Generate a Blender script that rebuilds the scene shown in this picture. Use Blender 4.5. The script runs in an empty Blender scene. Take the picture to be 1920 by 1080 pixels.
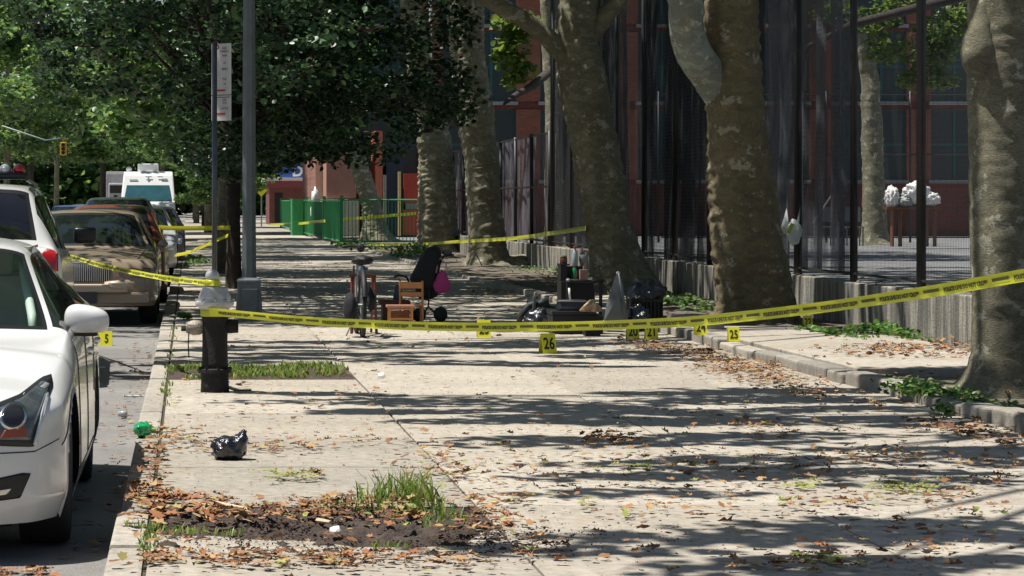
import bpy, bmesh, math, random
import numpy as np
from mathutils import Vector, Matrix, noise
from mathutils.bvhtree import BVHTree
from mathutils.geometry import delaunay_2d_cdt
S = bpy.context.scene
COL = S.collection
R = math.radians
# ------------------------------------------------------------------ camera
FPX, XV, YH, CH = 5000.0, 355.0, 380.0, 1.45
cam_d = bpy.data.cameras.new("camera")
cam = bpy.data.objects.new("camera", cam_d); COL.objects.link(cam)
cam.location = (0, 0, CH); cam.rotation_euler = (R(90), 0, 0)
cam_d.sensor_width = 36.0; cam_d.lens = 36.0 * FPX / 1920.0
cam_d.shift_x = (960 - XV) / 1920.0
cam_d.shift_y = -(540 - YH) / 1920.0
cam_d.clip_start = 0.5; cam_d.clip_end = 3000
S.camera = cam
# ------------------------------------------------------------------ light
SUNV = Vector((0.37, -0.03, -1.0)).normalized()          # direction the light travels
w = bpy.data.worlds.new("World"); S.world = w; w.use_nodes = True
nt = w.node_tree; nt.nodes.clear()
sky = nt.nodes.new("ShaderNodeTexSky"); sky.sky_type = 'NISHITA'; sky.sun_disc = False
sky.sun_elevation = math.asin(-SUNV.z)
sky.sun_rotation = math.atan2(-SUNV.x, -SUNV.y)
bg = nt.nodes.new("ShaderNodeBackground"); bg.inputs[1].default_value = 0.05
wo = nt.nodes.new("ShaderNodeOutputWorld")
nt.links.new(sky.outputs[0], bg.inputs[0]); nt.links.new(bg.outputs[0], wo.inputs[0])
sun_d = bpy.data.lights.new("sun", 'SUN'); sun_d.energy = 4.6; sun_d.angle = R(0.53); sun_d.color = (1.0, 0.955, 0.89)
sun = bpy.data.objects.new("sun", sun_d); COL.objects.link(sun)
sun.rotation_euler = SUNV.to_track_quat('-Z', 'Y').to_euler(); sun.location = (-20, 5, 40)
S.view_settings.view_transform = 'Standard'; S.view_settings.look = 'None'
S.view_settings.gamma = 1.0; S.view_settings.use_curve_mapping = False
S.view_settings.exposure = 0.5
S.render.engine = 'CYCLES'
S.cycles.max_bounces = 7; S.cycles.transparent_max_bounces = 24; S.cycles.diffuse_bounces = 3
S.cycles.glossy_bounces = 3; S.cycles.transmission_bounces = 4
S.cycles.caustics_reflective = False; S.cycles.caustics_refractive = False
S.cycles.sample_clamp_indirect = 6.0

def X(px, Y): return (px - XV) * Y / FPX
def Z(py, Y): return CH - (py - YH) * Y / FPX
def gY(py, z=0.0): return (CH - z) * FPX / (py - YH)
def P(px, py, Y): return Vector((X(px, Y), Y, Z(py, Y)))

# ------------------------------------------------------------------ materials
MATS = {}
def newmat(name):
    m = bpy.data.materials.new(name); m.use_nodes = True
    n = m.node_tree.nodes; b = n["Principled BSDF"]
    return m, n, m.node_tree.links, b
def noise_node(n, l, scale, detail=4, rough=.6, stretch=None, coord='Object'):
    tc = n.new("ShaderNodeTexCoord"); mp = n.new("ShaderNodeMapping")
    l.new(tc.outputs[coord], mp.inputs[0])
    if stretch: mp.inputs['Scale'].default_value = stretch
    t = n.new("ShaderNodeTexNoise"); t.inputs['Scale'].default_value = scale
    t.inputs['Detail'].default_value = detail; t.inputs['Roughness'].default_value = rough
    l.new(mp.outputs[0], t.inputs['Vector']); return t
def ramp(n, l, src, stops):
    r = n.new("ShaderNodeValToRGB"); e = r.color_ramp.elements
    while len(e) < len(stops): e.new(0.5)
    for k, (p, c) in enumerate(stops):
        e[k].position = p; e[k].color = (*c[:3], 1)
    l.new(src, r.inputs[0]); return r
def mix(n, l, fac, a, b, mode='MIX'):
    m = n.new("ShaderNodeMix"); m.data_type = 'RGBA'; m.blend_type = mode
    if isinstance(fac, (int, float)): m.inputs[0].default_value = fac
    else: l.new(fac, m.inputs[0])
    for s, i in ((a, 6), (b, 7)):
        if isinstance(s, tuple): m.inputs[i].default_value = (*s[:3], 1)
        else: l.new(s, m.inputs[i])
    return m.outputs[2]
def bump(n, l, b, src, strength, dist=.02):
    u = n.new("ShaderNodeBump"); u.inputs['Strength'].default_value = strength; u.inputs['Distance'].default_value = dist
    l.new(src, u.inputs['Height']); l.new(u.outputs[0], b.inputs['Normal']); return u
def sc(c, k): return tuple(min(1, v * k) for v in c)
def M(name, col, rough=.6, metal=0., var=.18, scale=9., bmp=0., bscale=40., coat=0., stretch=None, dark=None):
    if name in MATS: return MATS[name]
    m, n, l, b = newmat(name)
    t = noise_node(n, l, scale, 6, .65, stretch)
    r = ramp(n, l, t.outputs[0], [(.28, dark or sc(col, 1 - var)), (.72, sc(col, 1 + var))])
    l.new(r.outputs[0], b.inputs['Base Color'])
    b.inputs['Roughness'].default_value = rough; b.inputs['Metallic'].default_value = metal
    if coat:
        b.inputs['Coat Weight'].default_value = coat; b.inputs['Coat Roughness'].default_value = .06
    if bmp:
        t2 = noise_node(n, l, bscale, 5, .6, stretch); bump(n, l, b, t2.outputs[0], bmp)
    MATS[name] = m; return m
def concrete(name, col, warm=(.30, .24, .17)):
    if name in MATS: return MATS[name]
    m, n, l, b = newmat(name)
    t1 = noise_node(n, l, .9, 5, .65, coord='Object'); t2 = noise_node(n, l, 14, 6, .7); t3 = noise_node(n, l, 160, 3, .8)
    tg = n.new("ShaderNodeTexCoord")
    oi = n.new("ShaderNodeObjectInfo")
    r1 = ramp(n, l, t1.outputs[0], [(.3, sc(col, .84)), (.7, sc(col, 1.1))])
    r2 = ramp(n, l, t2.outputs[0], [(.30, (.60, .58, .55)), (.44, (.86, .85, .83)), (.62, (1.08, 1.08, 1.07))])
    r3 = ramp(n, l, t3.outputs[0], [(.3, (.72, .72, .72)), (.62, (1.1, 1.1, 1.1))])
    c = mix(n, l, 1., r1.outputs[0], r2.outputs[0], 'MULTIPLY'); c = mix(n, l, 1., c, r3.outputs[0], 'MULTIPLY')
    rr = ramp(n, l, oi.outputs['Random'], [(0, (.80, .80, .80)), (.5, (.98, .96, .93)), (1, (1.14, 1.13, 1.12))])
    c = mix(n, l, 1., c, rr.outputs[0], 'MULTIPLY')
    v = n.new("ShaderNodeTexVoronoi"); v.inputs['Scale'].default_value = 7; l.new(tg.outputs['Object'], v.inputs['Vector'])
    rs = ramp(n, l, v.outputs['Distance'], [(.035, (1, 1, 1)), (.06, (0, 0, 0))])   # gum spots
    c = mix(n, l, rs.outputs[0], c, sc(col, .35))
    l.new(c, b.inputs['Base Color']); b.inputs['Roughness'].default_value = .88
    bump(n, l, b, t3.outputs[0], .35, .006)
    MATS[name] = m; return m
def asphalt(name, col):
    if name in MATS: return MATS[name]
    m, n, l, b = newmat(name)
    t1 = noise_node(n, l, .7, 6, .7); t3 = noise_node(n, l, 120, 3, .8)
    r1 = ramp(n, l, t1.outputs[0], [(.3, sc(col, .75)), (.7, sc(col, 1.25))])
    r3 = ramp(n, l, t3.outputs[0], [(.35, (.5, .5, .5)), (.7, (1.5, 1.5, 1.5))])
    l.new(mix(n, l, 1., r1.outputs[0], r3.outputs[0], 'MULTIPLY'), b.inputs['Base Color'])
    b.inputs['Roughness'].default_value = .85; bump(n, l, b, t3.outputs[0], .5, .01)
    MATS[name] = m; return m
def bark(name, a, c, pale, amount=.6, fine=.55):
    m, n, l, b = newmat(name)
    w_ = noise_node(n, l, 3., 3, .6); tc = n.new("ShaderNodeTexCoord")
    mm = n.new("ShaderNodeVectorMath"); mm.operation = 'MULTIPLY_ADD'; l.new(w_.outputs['Color'], mm.inputs[0]); mm.inputs[1].default_value = (.35, .35, .2); l.new(tc.outputs['Object'], mm.inputs[2])
    mp = n.new("ShaderNodeMapping"); mp.inputs['Scale'].default_value = (1, 1, 1.7); l.new(mm.outputs[0], mp.inputs[0])
    v = n.new("ShaderNodeTexVoronoi"); v.inputs['Scale'].default_value = 9; l.new(mp.outputs[0], v.inputs['Vector'])      # flaking plates
    ve = n.new("ShaderNodeTexVoronoi"); ve.feature = 'DISTANCE_TO_EDGE'; ve.inputs['Scale'].default_value = 9; l.new(mp.outputs[0], ve.inputs['Vector'])
    sp = n.new("ShaderNodeSeparateColor"); l.new(v.outputs['Color'], sp.inputs[0])
    r1 = ramp(n, l, sp.outputs[0], [(.0, sc(a, .75)), (.3, a), (.6, c), (.8, sc(a, 1.3))]); r1.color_ramp.interpolation = 'CONSTANT'
    t1 = noise_node(n, l, 2.2, 6, .7, (1, 1, .8)); t2 = noise_node(n, l, 4.2, 7, .74, (1, 1, 1.2)); t3 = noise_node(n, l, 38, 6, .8, (1, 1, 2.6))
    big = ramp(n, l, t1.outputs[0], [(.35, (.62, .62, .58)), (.65, (1.25, 1.25, 1.2))])
    cc = mix(n, l, 1., r1.outputs[0], big.outputs[0], 'MULTIPLY')
    sm = ramp(n, l, t1.outputs['Color'], [(0, a), (1, c)]); cc = mix(n, l, .45, cc, mix(n, l, .5, a, c))
    r2 = ramp(n, l, t2.outputs[0], [(amount, (0, 0, 0)), (amount + .02, (1, 1, 1))])
    cc = mix(n, l, r2.outputs[0], cc, pale)
    re = ramp(n, l, ve.outputs['Distance'], [(.0, (.55, .52, .5)), (.05, (1, 1, 1))]); cc = mix(n, l, .22, cc, mix(n, l, 1., cc, re.outputs[0], 'MULTIPLY'))
    r3 = ramp(n, l, t3.outputs[0], [(.34, (fine,) * 3), (.56, (1.2, 1.2, 1.2))])
    l.new(mix(n, l, 1., cc, r3.outputs[0], 'MULTIPLY'), b.inputs['Base Color'])
    b.inputs['Roughness'].default_value = .9; bump(n, l, b, mix(n, l, .12, t3.outputs[0], re.outputs[0]), .9, .028)
    MATS[name] = m; return m
def leafmat(name, stops, trans=.35, rough=.45):
    m, n, l, b = newmat(name)
    g = n.new("ShaderNodeNewGeometry")
    r = ramp(n, l, g.outputs['Random Per Island'], stops)
    l.new(r.outputs[0], b.inputs['Base Color']); b.inputs['Roughness'].default_value = rough
    if trans:
        t = n.new("ShaderNodeBsdfTranslucent"); mx = n.new("ShaderNodeMixShader"); mx.inputs[0].default_value = trans
        hs = n.new("ShaderNodeHueSaturation"); hs.inputs['Value'].default_value = 1.6; hs.inputs['Hue'].default_value = .48
        l.new(r.outputs[0], hs.inputs['Color']); l.new(hs.outputs[0], t.inputs[0])
        l.new(b.outputs[0], mx.inputs[1]); l.new(t.outputs[0], mx.inputs[2])
        l.new(mx.outputs[0], n["Material Output"].inputs[0])
    MATS[name] = m; return m
def glass(name, tint=(.02, .03, .03), rough=.03, alpha=1.0):
    m, n, l, b = newmat(name)
    t = noise_node(n, l, 2.5, 3)
    r = ramp(n, l, t.outputs[0], [(.3, sc(tint, .8)), (.7, sc(tint, 1.2))]); l.new(r.outputs[0], b.inputs['Base Color'])
    b.inputs['Roughness'].default_value = rough; b.inputs['IOR'].default_value = 1.6; b.inputs['Coat Weight'].default_value = .6
    if alpha < 1: b.inputs['Alpha'].default_value = alpha
    MATS[name] = m; return m
def netmat(name, col, op):
    m, n, l, b = newmat(name)
    t = noise_node(n, l, 5, 5, .6, (1, 1, .12))
    r = ramp(n, l, t.outputs[0], [(.3, sc(col, .5)), (.75, sc(col, 1.6))]); l.new(r.outputs[0], b.inputs['Base Color'])
    b.inputs['Roughness'].default_value = .8
    ra = ramp(n, l, t.outputs[0], [(.36, (max(0, op - .45),) * 3), (.6, (min(1, op + .25),) * 3)])
    l.new(ra.outputs[0], b.inputs['Alpha'])
    MATS[name] = m; return m
def brickmat(name, c1, c2, mortar, sx=1.):
    m, n, l, b = newmat(name)
    tc = n.new("ShaderNodeTexCoord"); mp = n.new("ShaderNodeMapping"); l.new(tc.outputs['Object'], mp.inputs[0])
    mp.inputs['Rotation'].default_value = (R(90), 0, 0) if sx == 1. else (R(90), 0, R(90))
    br = n.new("ShaderNodeTexBrick"); l.new(mp.outputs[0], br.inputs[0])
    br.inputs['Scale'].default_value = 1.0; br.inputs['Brick Width'].default_value = .22; br.inputs['Row Height'].default_value = .075
    br.inputs['Mortar Size'].default_value = .009; br.inputs['Color1'].default_value = (*c1, 1); br.inputs['Color2'].default_value = (*c2, 1); br.inputs['Mortar'].default_value = (*mortar, 1)
    t = noise_node(n, l, .8, 5, .6); r = ramp(n, l, t.outputs[0], [(.3, (.7, .7, .7)), (.7, (1.15, 1.15, 1.15))])
    l.new(mix(n, l, 1., br.outputs[0], r.outputs[0], 'MULTIPLY'), b.inputs['Base Color'])
    b.inputs['Roughness'].default_value = .9; bump(n, l, b, br.outputs['Fac'], -.4, .01)
    MATS[name] = m; return m

slab_m = concrete('sidewalk_concrete', (.43, .395, .335))
kerb_m = concrete('kerb_concrete', (.40, .37, .32))
old_m = concrete('old_concrete', (.33, .31, .27))
asph_m = asphalt('road_asphalt', (.235, .225, .21))
yard_m = asphalt('yard_asphalt', (.20, .205, .205))
dirt_m = M('dirt', (.075, .055, .043), .95, var=.6, scale=12, bmp=1, bscale=60)
dirt2_m = M('strip_soil', (.15, .125, .095), .95, var=.4, scale=6, bmp=1, bscale=50)
bark_m = bark('plane_bark', (.205, .19, .125), (.28, .26, .185), (.46, .44, .34), .57)
bark2_m = bark('plane_bark_brown', (.18, .155, .082), (.225, .17, .10), (.42, .37, .26), .585)
bark3_m = bark('plane_bark_pale', (.30, .33, .28), (.24, .235, .185), (.55, .54, .44), .56, .75)
barkd_m = bark('street_tree_bark', (.05, .042, .034), (.075, .06, .05), (.12, .1, .08), .72)
leafA = leafmat('linden_leaves', [(0, (.010, .034, .014)), (.5, (.020, .060, .022)), (.8, (.05, .12, .042)), (1, (.13, .24, .10))], .14, .42)
leafB = leafmat('plane_leaves', [(0, (.05, .11, .02)), (.5, (.10, .18, .03)), (1, (.20, .28, .05))], .42)
leafC = leafmat('far_leaves', [(0, (.03, .08, .03)), (.5, (.08, .18, .045)), (1, (.24, .36, .09))], .42, .36)
grass_m = leafmat('grass_blades', [(0, (.07, .15, .03)), (.5, (.17, .27, .05)), (.85, (.32, .40, .09)), (1, (.45, .40, .18))], .35)
litter_m = leafmat('dead_leaves', [(0, (.10, .045, .02)), (.35, (.22, .095, .035)), (.6, (.33, .17, .065)), (.8, (.42, .26, .11)), (.93, (.26, .11, .07)), (1, (.36, .33, .10))], 0, .8)
fresh_m = leafmat('fresh_fallen_leaves', [(0, (.20, .24, .05)), (.6, (.33, .36, .09)), (1, (.42, .38, .14))], .15, .7)
black_m = M('black_plastic', (.009, .009, .011), .62, var=.3)
rubber_m = M('tyre_rubber', (.022, .022, .022), .85, var=.2, bmp=.3)
chrome_m = M('chrome', (.7, .7, .7), .16, 1., var=.08)
steel_m = M('galvanised_steel', (.30, .33, .33), .5, .3, var=.25, scale=4, bmp=.2)
blackpaint_m = M('black_fence_paint', (.014, .015, .018), .5, var=.3)
yellow_m = M('caution_yellow', (.78, .74, .03), .4, var=.08)
tape_m = leafmat('tape_plastic', [(0, (.72, .76, .04)), (1, (.78, .80, .06))], .3, .3)
ink_m = M('black_ink', (.02, .02, .01), .6, var=.1)
tapeink_m = M('tape_ink', (.10, .10, .015), .6, var=.2)
white_m = M('white_plastic', (.78, .78, .76), .5, var=.06)
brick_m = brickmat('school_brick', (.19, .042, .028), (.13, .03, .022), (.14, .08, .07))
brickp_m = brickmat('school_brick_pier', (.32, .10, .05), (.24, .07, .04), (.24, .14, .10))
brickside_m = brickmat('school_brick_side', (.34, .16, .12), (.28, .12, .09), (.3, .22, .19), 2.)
teal_m = M('teal_window_frame', (.02, .10, .105), .5, var=.3)
winglass_m = glass('window_glass', (.006, .022, .026), .3); winglass_m.node_tree.nodes['Principled BSDF'].inputs['Coat Weight'].default_value = 0
sill_m = concrete('stone_sill', (.34, .34, .33))
greenp_m = M('green_fence_paint', (.03, .28, .10), .5, var=.2)
redp_m = M('red_paint', (.48, .055, .03), .5, var=.2)
orange_m = M('orange_brick', (.36, .11, .04), .8, var=.25, scale=3)

# ------------------------------------------------------------------ mesh helpers
def tag(o, label=None, cat=None, group=None, kind=None):
    if label: o['label'] = label
    if cat: o['category'] = cat
    if group: o['group'] = group
    if kind: o['kind'] = kind
    return o
def thing(name, label, cat, loc=(0, 0, 0), rotz=0, group=None):
    o = bpy.data.objects.new(name, None); COL.objects.link(o); o.empty_display_size = .2
    o.location = loc; o.rotation_euler = (0, 0, rotz); return tag(o, label, cat, group)
def wmat(o):
    m = Matrix.LocRotScale(o.location, o.rotation_euler, o.scale)
    return wmat(o.parent) @ m if o.parent else m
class MB:
    def __init__(s): s.v = []; s.f = []
    def add(s, vs, fs):
        k = len(s.v); s.v += [tuple(v) for v in vs]; s.f += [tuple(i + k for i in f) for f in fs]; return s
    def box(s, c, d, rot=None, taper=1.):
        hx, hy, hz = d[0] / 2, d[1] / 2, d[2] / 2
        vs = []
        for sz in (-1, 1):
            t = taper if sz > 0 else 1.
            for sx, sy in ((-1, -1), (1, -1), (1, 1), (-1, 1)): vs.append(Vector((sx * hx * t, sy * hy * t, sz * hz)))
        if rot is not None:
            if not isinstance(rot, Matrix): rot = Matrix.Rotation(rot, 3, 'Z')
            vs = [rot @ v for v in vs]
        c = Vector(c)
        return s.add([v + c for v in vs], [(0, 3, 2, 1), (4, 5, 6, 7), (0, 1, 5, 4), (1, 2, 6, 5), (2, 3, 7, 6), (3, 0, 4, 7)])
    def span(s, a, b):
        a = Vector(a); b = Vector(b); return s.box((a + b) / 2, [abs(q) for q in (b - a)])
    def tube(s, path, r, n=8, caps=True):
        path = [Vector(p) for p in path]; m = len(path)
        rs = r if isinstance(r, (list, tuple)) else [r] * m
        t0 = (path[1] - path[0]).normalized(); up = Vector((0, 0, 1)) if abs(t0.z) < .9 else Vector((1, 0, 0))
        u = t0.cross(up).normalized(); vs = []; fs = []
        for i, p in enumerate(path):
            t = (path[min(i + 1, m - 1)] - path[max(i - 1, 0)]).normalized()
            u = (u - t * u.dot(t)).normalized(); w_ = t.cross(u)
            for k in range(n):
                a = 2 * math.pi * k / n; vs.append(p + (u * math.cos(a) + w_ * math.sin(a)) * rs[i])
        for i in range(m - 1):
            for k in range(n): fs.append((i * n + k, i * n + (k + 1) % n, (i + 1) * n + (k + 1) % n, (i + 1) * n + k))
        if caps: fs.append(tuple(range(n - 1, -1, -1))); fs.append(tuple((m - 1) * n + k for k in range(n)))
        return s.add(vs, fs)
    def lathe(s, prof, c=(0, 0, 0), n=24, axis='Z', a0=0):
        vs = []; fs = []; m = len(prof)
        for (r, z) in prof:
            for k in range(n):
                a = 2 * math.pi * k / n + a0; p = Vector((r * math.cos(a), r * math.sin(a), z))
                if axis == 'X': p = Vector((p.z, p.x, p.y))
                if axis == 'Y': p = Vector((p.x, p.z, p.y))
                vs.append(p + Vector(c))
        for i in range(m - 1):
            for k in range(n): fs.append((i * n + k, i * n + (k + 1) % n, (i + 1) * n + (k + 1) % n, (i + 1) * n + k))
        fs.append(tuple(range(n - 1, -1, -1))); fs.append(tuple((m - 1) * n + k for k in range(n)))
        return s.add(vs, fs)
    def build(s, name, mat, parent=None, smooth=False, bevel=0, world=True, loc=None, sub=0, segs=2):
        me = bpy.data.meshes.new(name); vs = s.v
        if parent is not None and world:
            inv = wmat(parent).inverted(); vs = [inv @ Vector(v) for v in vs]
        elif loc is not None: L = Vector(loc); vs = [Vector(v) - L for v in vs]
        me.from_pydata([tuple(v) for v in vs], [], s.f)
        mats = mat if isinstance(mat, (list, tuple)) else [mat]
        for m_ in mats: me.materials.append(m_)
        if bevel or sub:
            bm = bmesh.new(); bm.from_mesh(me)
            if bevel: bmesh.ops.bevel(bm, geom=[e for e in bm.edges if e.is_manifold and e.calc_face_angle(0) > .5], offset=bevel, segments=segs, affect='EDGES', profile=.6)
            bm.to_mesh(me); bm.free()
        me.update()
        if smooth: me.polygons.foreach_set('use_smooth', [True] * len(me.polygons))
        o = bpy.data.objects.new(name, me); COL.objects.link(o)
        if parent is not None: o.parent = parent
        elif loc is not None: o.location = loc
        if sub:
            md = o.modifiers.new('s', 'SUBSURF'); md.levels = md.render_levels = sub
        return o
def struct(o): o['kind'] = 'structure'; return o
def copy_tree(o, parent=None):
    c = o.copy(); COL.objects.link(c)
    if parent is not None: c.parent = parent
    for ch in [x for x in list(o.children)]: copy_tree(ch, c)
    return c
def npmesh(name, V, k, mat, parent=None, matidx=None):
    """V: (N*k,3) array; N polygons of k verts each."""
    V = np.asarray(V, dtype=np.float64).reshape(-1, 3); N = len(V) // k
    if parent is not None:
        inv = np.array(wmat(parent).inverted()); V = V @ inv[:3, :3].T + inv[:3, 3]
    me = bpy.data.meshes.new(name); me.vertices.add(N * k); me.vertices.foreach_set('co', V.ravel())
    me.loops.add(N * k); me.loops.foreach_set('vertex_index', np.arange(N * k, dtype=np.int32))
    me.polygons.add(N); me.polygons.foreach_set('loop_start', np.arange(0, N * k, k, dtype=np.int32)); me.polygons.foreach_set('loop_total', np.full(N, k, dtype=np.int32))
    for m_ in (mat if isinstance(mat, list) else [mat]): me.materials.append(m_)
    if matidx is not None: me.polygons.foreach_set('material_index', matidx)
    me.update(calc_edges=True); me.validate()
    o = bpy.data.objects.new(name, me); COL.objects.link(o)
    if parent is not None: o.parent = parent
    return o
def strips(name, V, k, faces, mat, parent=None):
    """V: (N,k,3) islands, faces: template index tuples (all quads or tris)"""
    N = V.shape[0]; q = len(faces[0]); F = np.array(faces)
    if parent is not None:
        inv = np.array(wmat(parent).inverted()); V = V @ inv[:3, :3].T + inv[:3, 3]
    me = bpy.data.meshes.new(name); me.vertices.add(N * k); me.vertices.foreach_set('co', V.reshape(-1, 3).ravel())
    idx = (F[None] + (np.arange(N) * k)[:, None, None]).reshape(-1).astype(np.int32)
    nf = N * len(faces)
    me.loops.add(nf * q); me.loops.foreach_set('vertex_index', idx)
    me.polygons.add(nf); me.polygons.foreach_set('loop_start', np.arange(0, nf * q, q, dtype=np.int32)); me.polygons.foreach_set('loop_total', np.full(nf, q, dtype=np.int32))
    me.materials.append(mat); me.update(calc_edges=True)
    o = bpy.data.objects.new(name, me); COL.objects.link(o)
    if parent is not None: o.parent = parent
    return o
def rotmats(rng, n, tilt):
    """random yaw, tilt from up by gaussian"""
    yaw = rng.uniform(0, 2 * np.pi, n); ax = rng.uniform(0, 2 * np.pi, n); t = np.abs(rng.normal(0, tilt, n))
    cy, sy = np.cos(yaw), np.sin(yaw)
    Rz = np.zeros((n, 3, 3)); Rz[:, 0, 0] = cy; Rz[:, 0, 1] = -sy; Rz[:, 1, 0] = sy; Rz[:, 1, 1] = cy; Rz[:, 2, 2] = 1
    kx, ky = np.cos(ax), np.sin(ax); c, s_ = np.cos(t), np.sin(t); C = 1 - c
    A = np.zeros((n, 3, 3))
    A[:, 0, 0] = c + kx * kx * C; A[:, 0, 1] = kx * ky * C; A[:, 0, 2] = ky * s_
    A[:, 1, 0] = kx * ky * C; A[:, 1, 1] = c + ky * ky * C; A[:, 1, 2] = -kx * s_
    A[:, 2, 0] = -ky * s_; A[:, 2, 1] = kx * s_; A[:, 2, 2] = c
    return A @ Rz
LEAF6 = np.array([(0, -.5, 0), (.42, -.28, .06), (.38, .12, .09), (0, .55, -.04), (-.38, .12, .09), (-.42, -.28, .06), ])
LEAF6F = [(0, 1, 2, 3), (0, 3, 4, 5)]
def foliage(name, centres, radii, counts, size, seed, mat, parent, tilt=.9, shell=.35):
    rng = np.random.default_rng(int(seed * 10)); out = []
    for c, r, n in zip(centres, radii, counts):
        d = rng.normal(size=(n, 3)); d /= np.linalg.norm(d, axis=1)[:, None]
        rad = rng.uniform(0, 1, n) ** shell
        out.append(np.array(c) + d * rad[:, None] * np.array(r))
    p = np.concatenate(out); n = len(p)
    T = LEAF6[None] * rng.uniform(.7, 1.3, (n, 1, 1)) * size
    V = np.einsum('nij,nkj->nki', rotmats(rng, n, tilt), T) + p[:, None, :]
    return strips(name, V, 6, LEAF6F, mat, parent)
def text_mesh(txt, size, bold=0.0):
    cu = bpy.data.curves.new('t', 'FONT'); cu.body = txt; cu.size = size; cu.align_x = 'CENTER'; cu.align_y = 'CENTER'; cu.offset = bold
    cu.resolution_u = 3
    o = bpy.data.objects.new('t', cu); COL.objects.link(o)
    dg = bpy.context.evaluated_depsgraph_get(); me = bpy.data.meshes.new_from_object(o.evaluated_get(dg))
    vs = [v.co.copy() for v in me.vertices]; fs = [tuple(p.vertices) for p in me.polygons]
    bpy.data.objects.remove(o); bpy.data.curves.remove(cu); bpy.data.meshes.remove(me)
    return vs, fs
def blob(center, dims, seed, amp=.15, freq=2.5, sub=3, floor=None, spikes=0.):
    bm = bmesh.new(); bmesh.ops.create_icosphere(bm, subdivisions=sub, radius=1)
    c = Vector(center); d = Vector(dims)
    for v in bm.verts:
        n0 = v.co.normalized()
        k = 1 + amp * noise.noise(n0 * freq + Vector((seed, seed * 1.7, 0))) + amp * .6 * abs(noise.noise(n0 * freq * 2.7 + Vector((0, seed, 3)))) + spikes * abs(noise.noise(n0 * 9 + Vector((seed, 0, 0))))
        v.co = Vector((n0.x * d.x * k, n0.y * d.y * k, n0.z * d.z * k)) + c
        if floor is not None and v.co.z < floor: v.co.z = floor + (v.co.z - floor) * .04
    vs = [v.co.copy() for v in bm.verts]; fs = [tuple(q.index for q in f.verts) for f in bm.faces]; bm.free()
    return vs, fs

# ================================================================== SETTING
g = MB(); g.add([(-900, -50, -.17), (900, -50, -.17), (900, 1800, -.17), (-900, 1800, -.17)], [(0, 1, 2, 3)])
struct(g.build('ground', asph_m))
g = MB(); g.add([(-11.5, -5, -.14), (-.34, -5, -.14), (-.34, 420, -.14), (-11.5, 420, -.14)], [(0, 1, 2, 3)])
struct(g.build('road', asph_m))
KX0, KX1 = -.335, -.185
SX1 = 5.27
# sidewalk: bed + individually built flags
sw = MB().span((KX1, 4, -.16), (SX1 + .02, 118, -.016)).build('sidewalk', dirt_m); struct(sw)
rnd = random.Random(4)
rows = [10.97 + 1.83 * k for k in range(-4, 14)]
cols = [KX1 + .01, 1.38, 2.93, 4.2, SX1]
pits = [(0, 4), (0, 10)]                                       # (col,row) flags left out
for r_i in range(len(rows) - 1):
    for c_i in range(4):
        if c_i == 0 and r_i in (4, 10): continue
        a, b_ = rows[r_i], rows[r_i + 1]; x0, x1 = cols[c_i], cols[c_i + 1]
        gp = .010; dz = rnd.uniform(-.006, .004)
        m = MB(); nx, ny = 1, 1
        hx_, hy_ = (x1 - x0) / 2 - (.006 if c_i < 2 else .0025), (b_ - a) / 2 - .0045; tl = (rnd.uniform(-.0022, .0022), rnd.uniform(-.0022, .0022))
        m.span((-hx_, -hy_, -.12), (hx_, hy_, 0))
        o = m.build('slab', slab_m, sw, bevel=.006, segs=1, world=False); o.location = ((x0 + x1) / 2, (a + b_) / 2, dz); o.rotation_euler = (tl[0], tl[1], 0)
far = MB(); y = rows[-1]
for r_i in range(46):
    for c_i in range(4):
        x0, x1 = cols[c_i], cols[c_i + 1]
        far.span((x0 + .006, y + .006, -.1), (x1 - .006, y + 1.824, rnd.uniform(-.006, .004)))
    y += 1.83
tag(far.build('far_slabs', slab_m, sw), kind='stuff')
# kerb
kb = MB().span((KX0 + .01, 4, -.3), (KX1 - .01, 118, -.04)).build('kerb', kerb_m); struct(kb)
y = 5.0
while y < 60:
    L = rnd.choice((1.5, 1.8, 1.2)); dz = rnd.uniform(-.012, .006)
    MB().span((KX0 + rnd.uniform(-.008, .008), y + .006, -.2), (KX1 - .002, y + L - .006, dz)).build('kerb_stone', kerb_m, kb, bevel=.018)
    y += L
MB().span((KX0, y, -.2), (KX1 - .002, 118, 0)).build('kerb_stone', kerb_m, kb, bevel=.018)
# dirt in the two tree pits
def lumpy(name, x0, x1, y0, y1, z, amp, mat, step=.05, f=5., parent=None, mound=None):
    nx = max(2, int((x1 - x0) / step)); ny = max(2, int((y1 - y0) / step)); vs = []; fs = []
    for j in range(ny + 1):
        for i in range(nx + 1):
            x = x0 + (x1 - x0) * i / nx; y = y0 + (y1 - y0) * j / ny
            e = min(1, min(i, nx - i, j, ny - j) / 3.)
            h = z + amp * e * (noise.noise(Vector((x * f, y * f, 1))) + .6 * noise.noise(Vector((x * f * 3, y * f * 3, 5))) + .4 * noise.noise(Vector((x * f * 8, y * f * 8, 9))))
            if mound:
                for (mx, my, mr, mh) in mound: h += mh * math.exp(-((x - mx) ** 2 + (y - my) ** 2) / mr ** 2)
            vs.append((x, y, h))
    for j in range(ny):
        for i in range(nx): a = j * (nx + 1) + i; fs.append((a, a + 1, a + nx + 2, a + nx + 1))
    return MB().add(vs, fs).build(name, mat, parent, smooth=True)
m = MB(); pts_ = [(KX1 + .01, 10.98), (1.37, 10.98), (1.37, 12.1), (1.29, 11.95), (1.24, 11.6), (1.16, 11.3), (.95, 11.2), (.7, 11.22), (.52, 11.42), (.3, 11.46), (.1, 11.6), (-.05, 11.58), (KX1 + .01, 11.7)]
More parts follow.
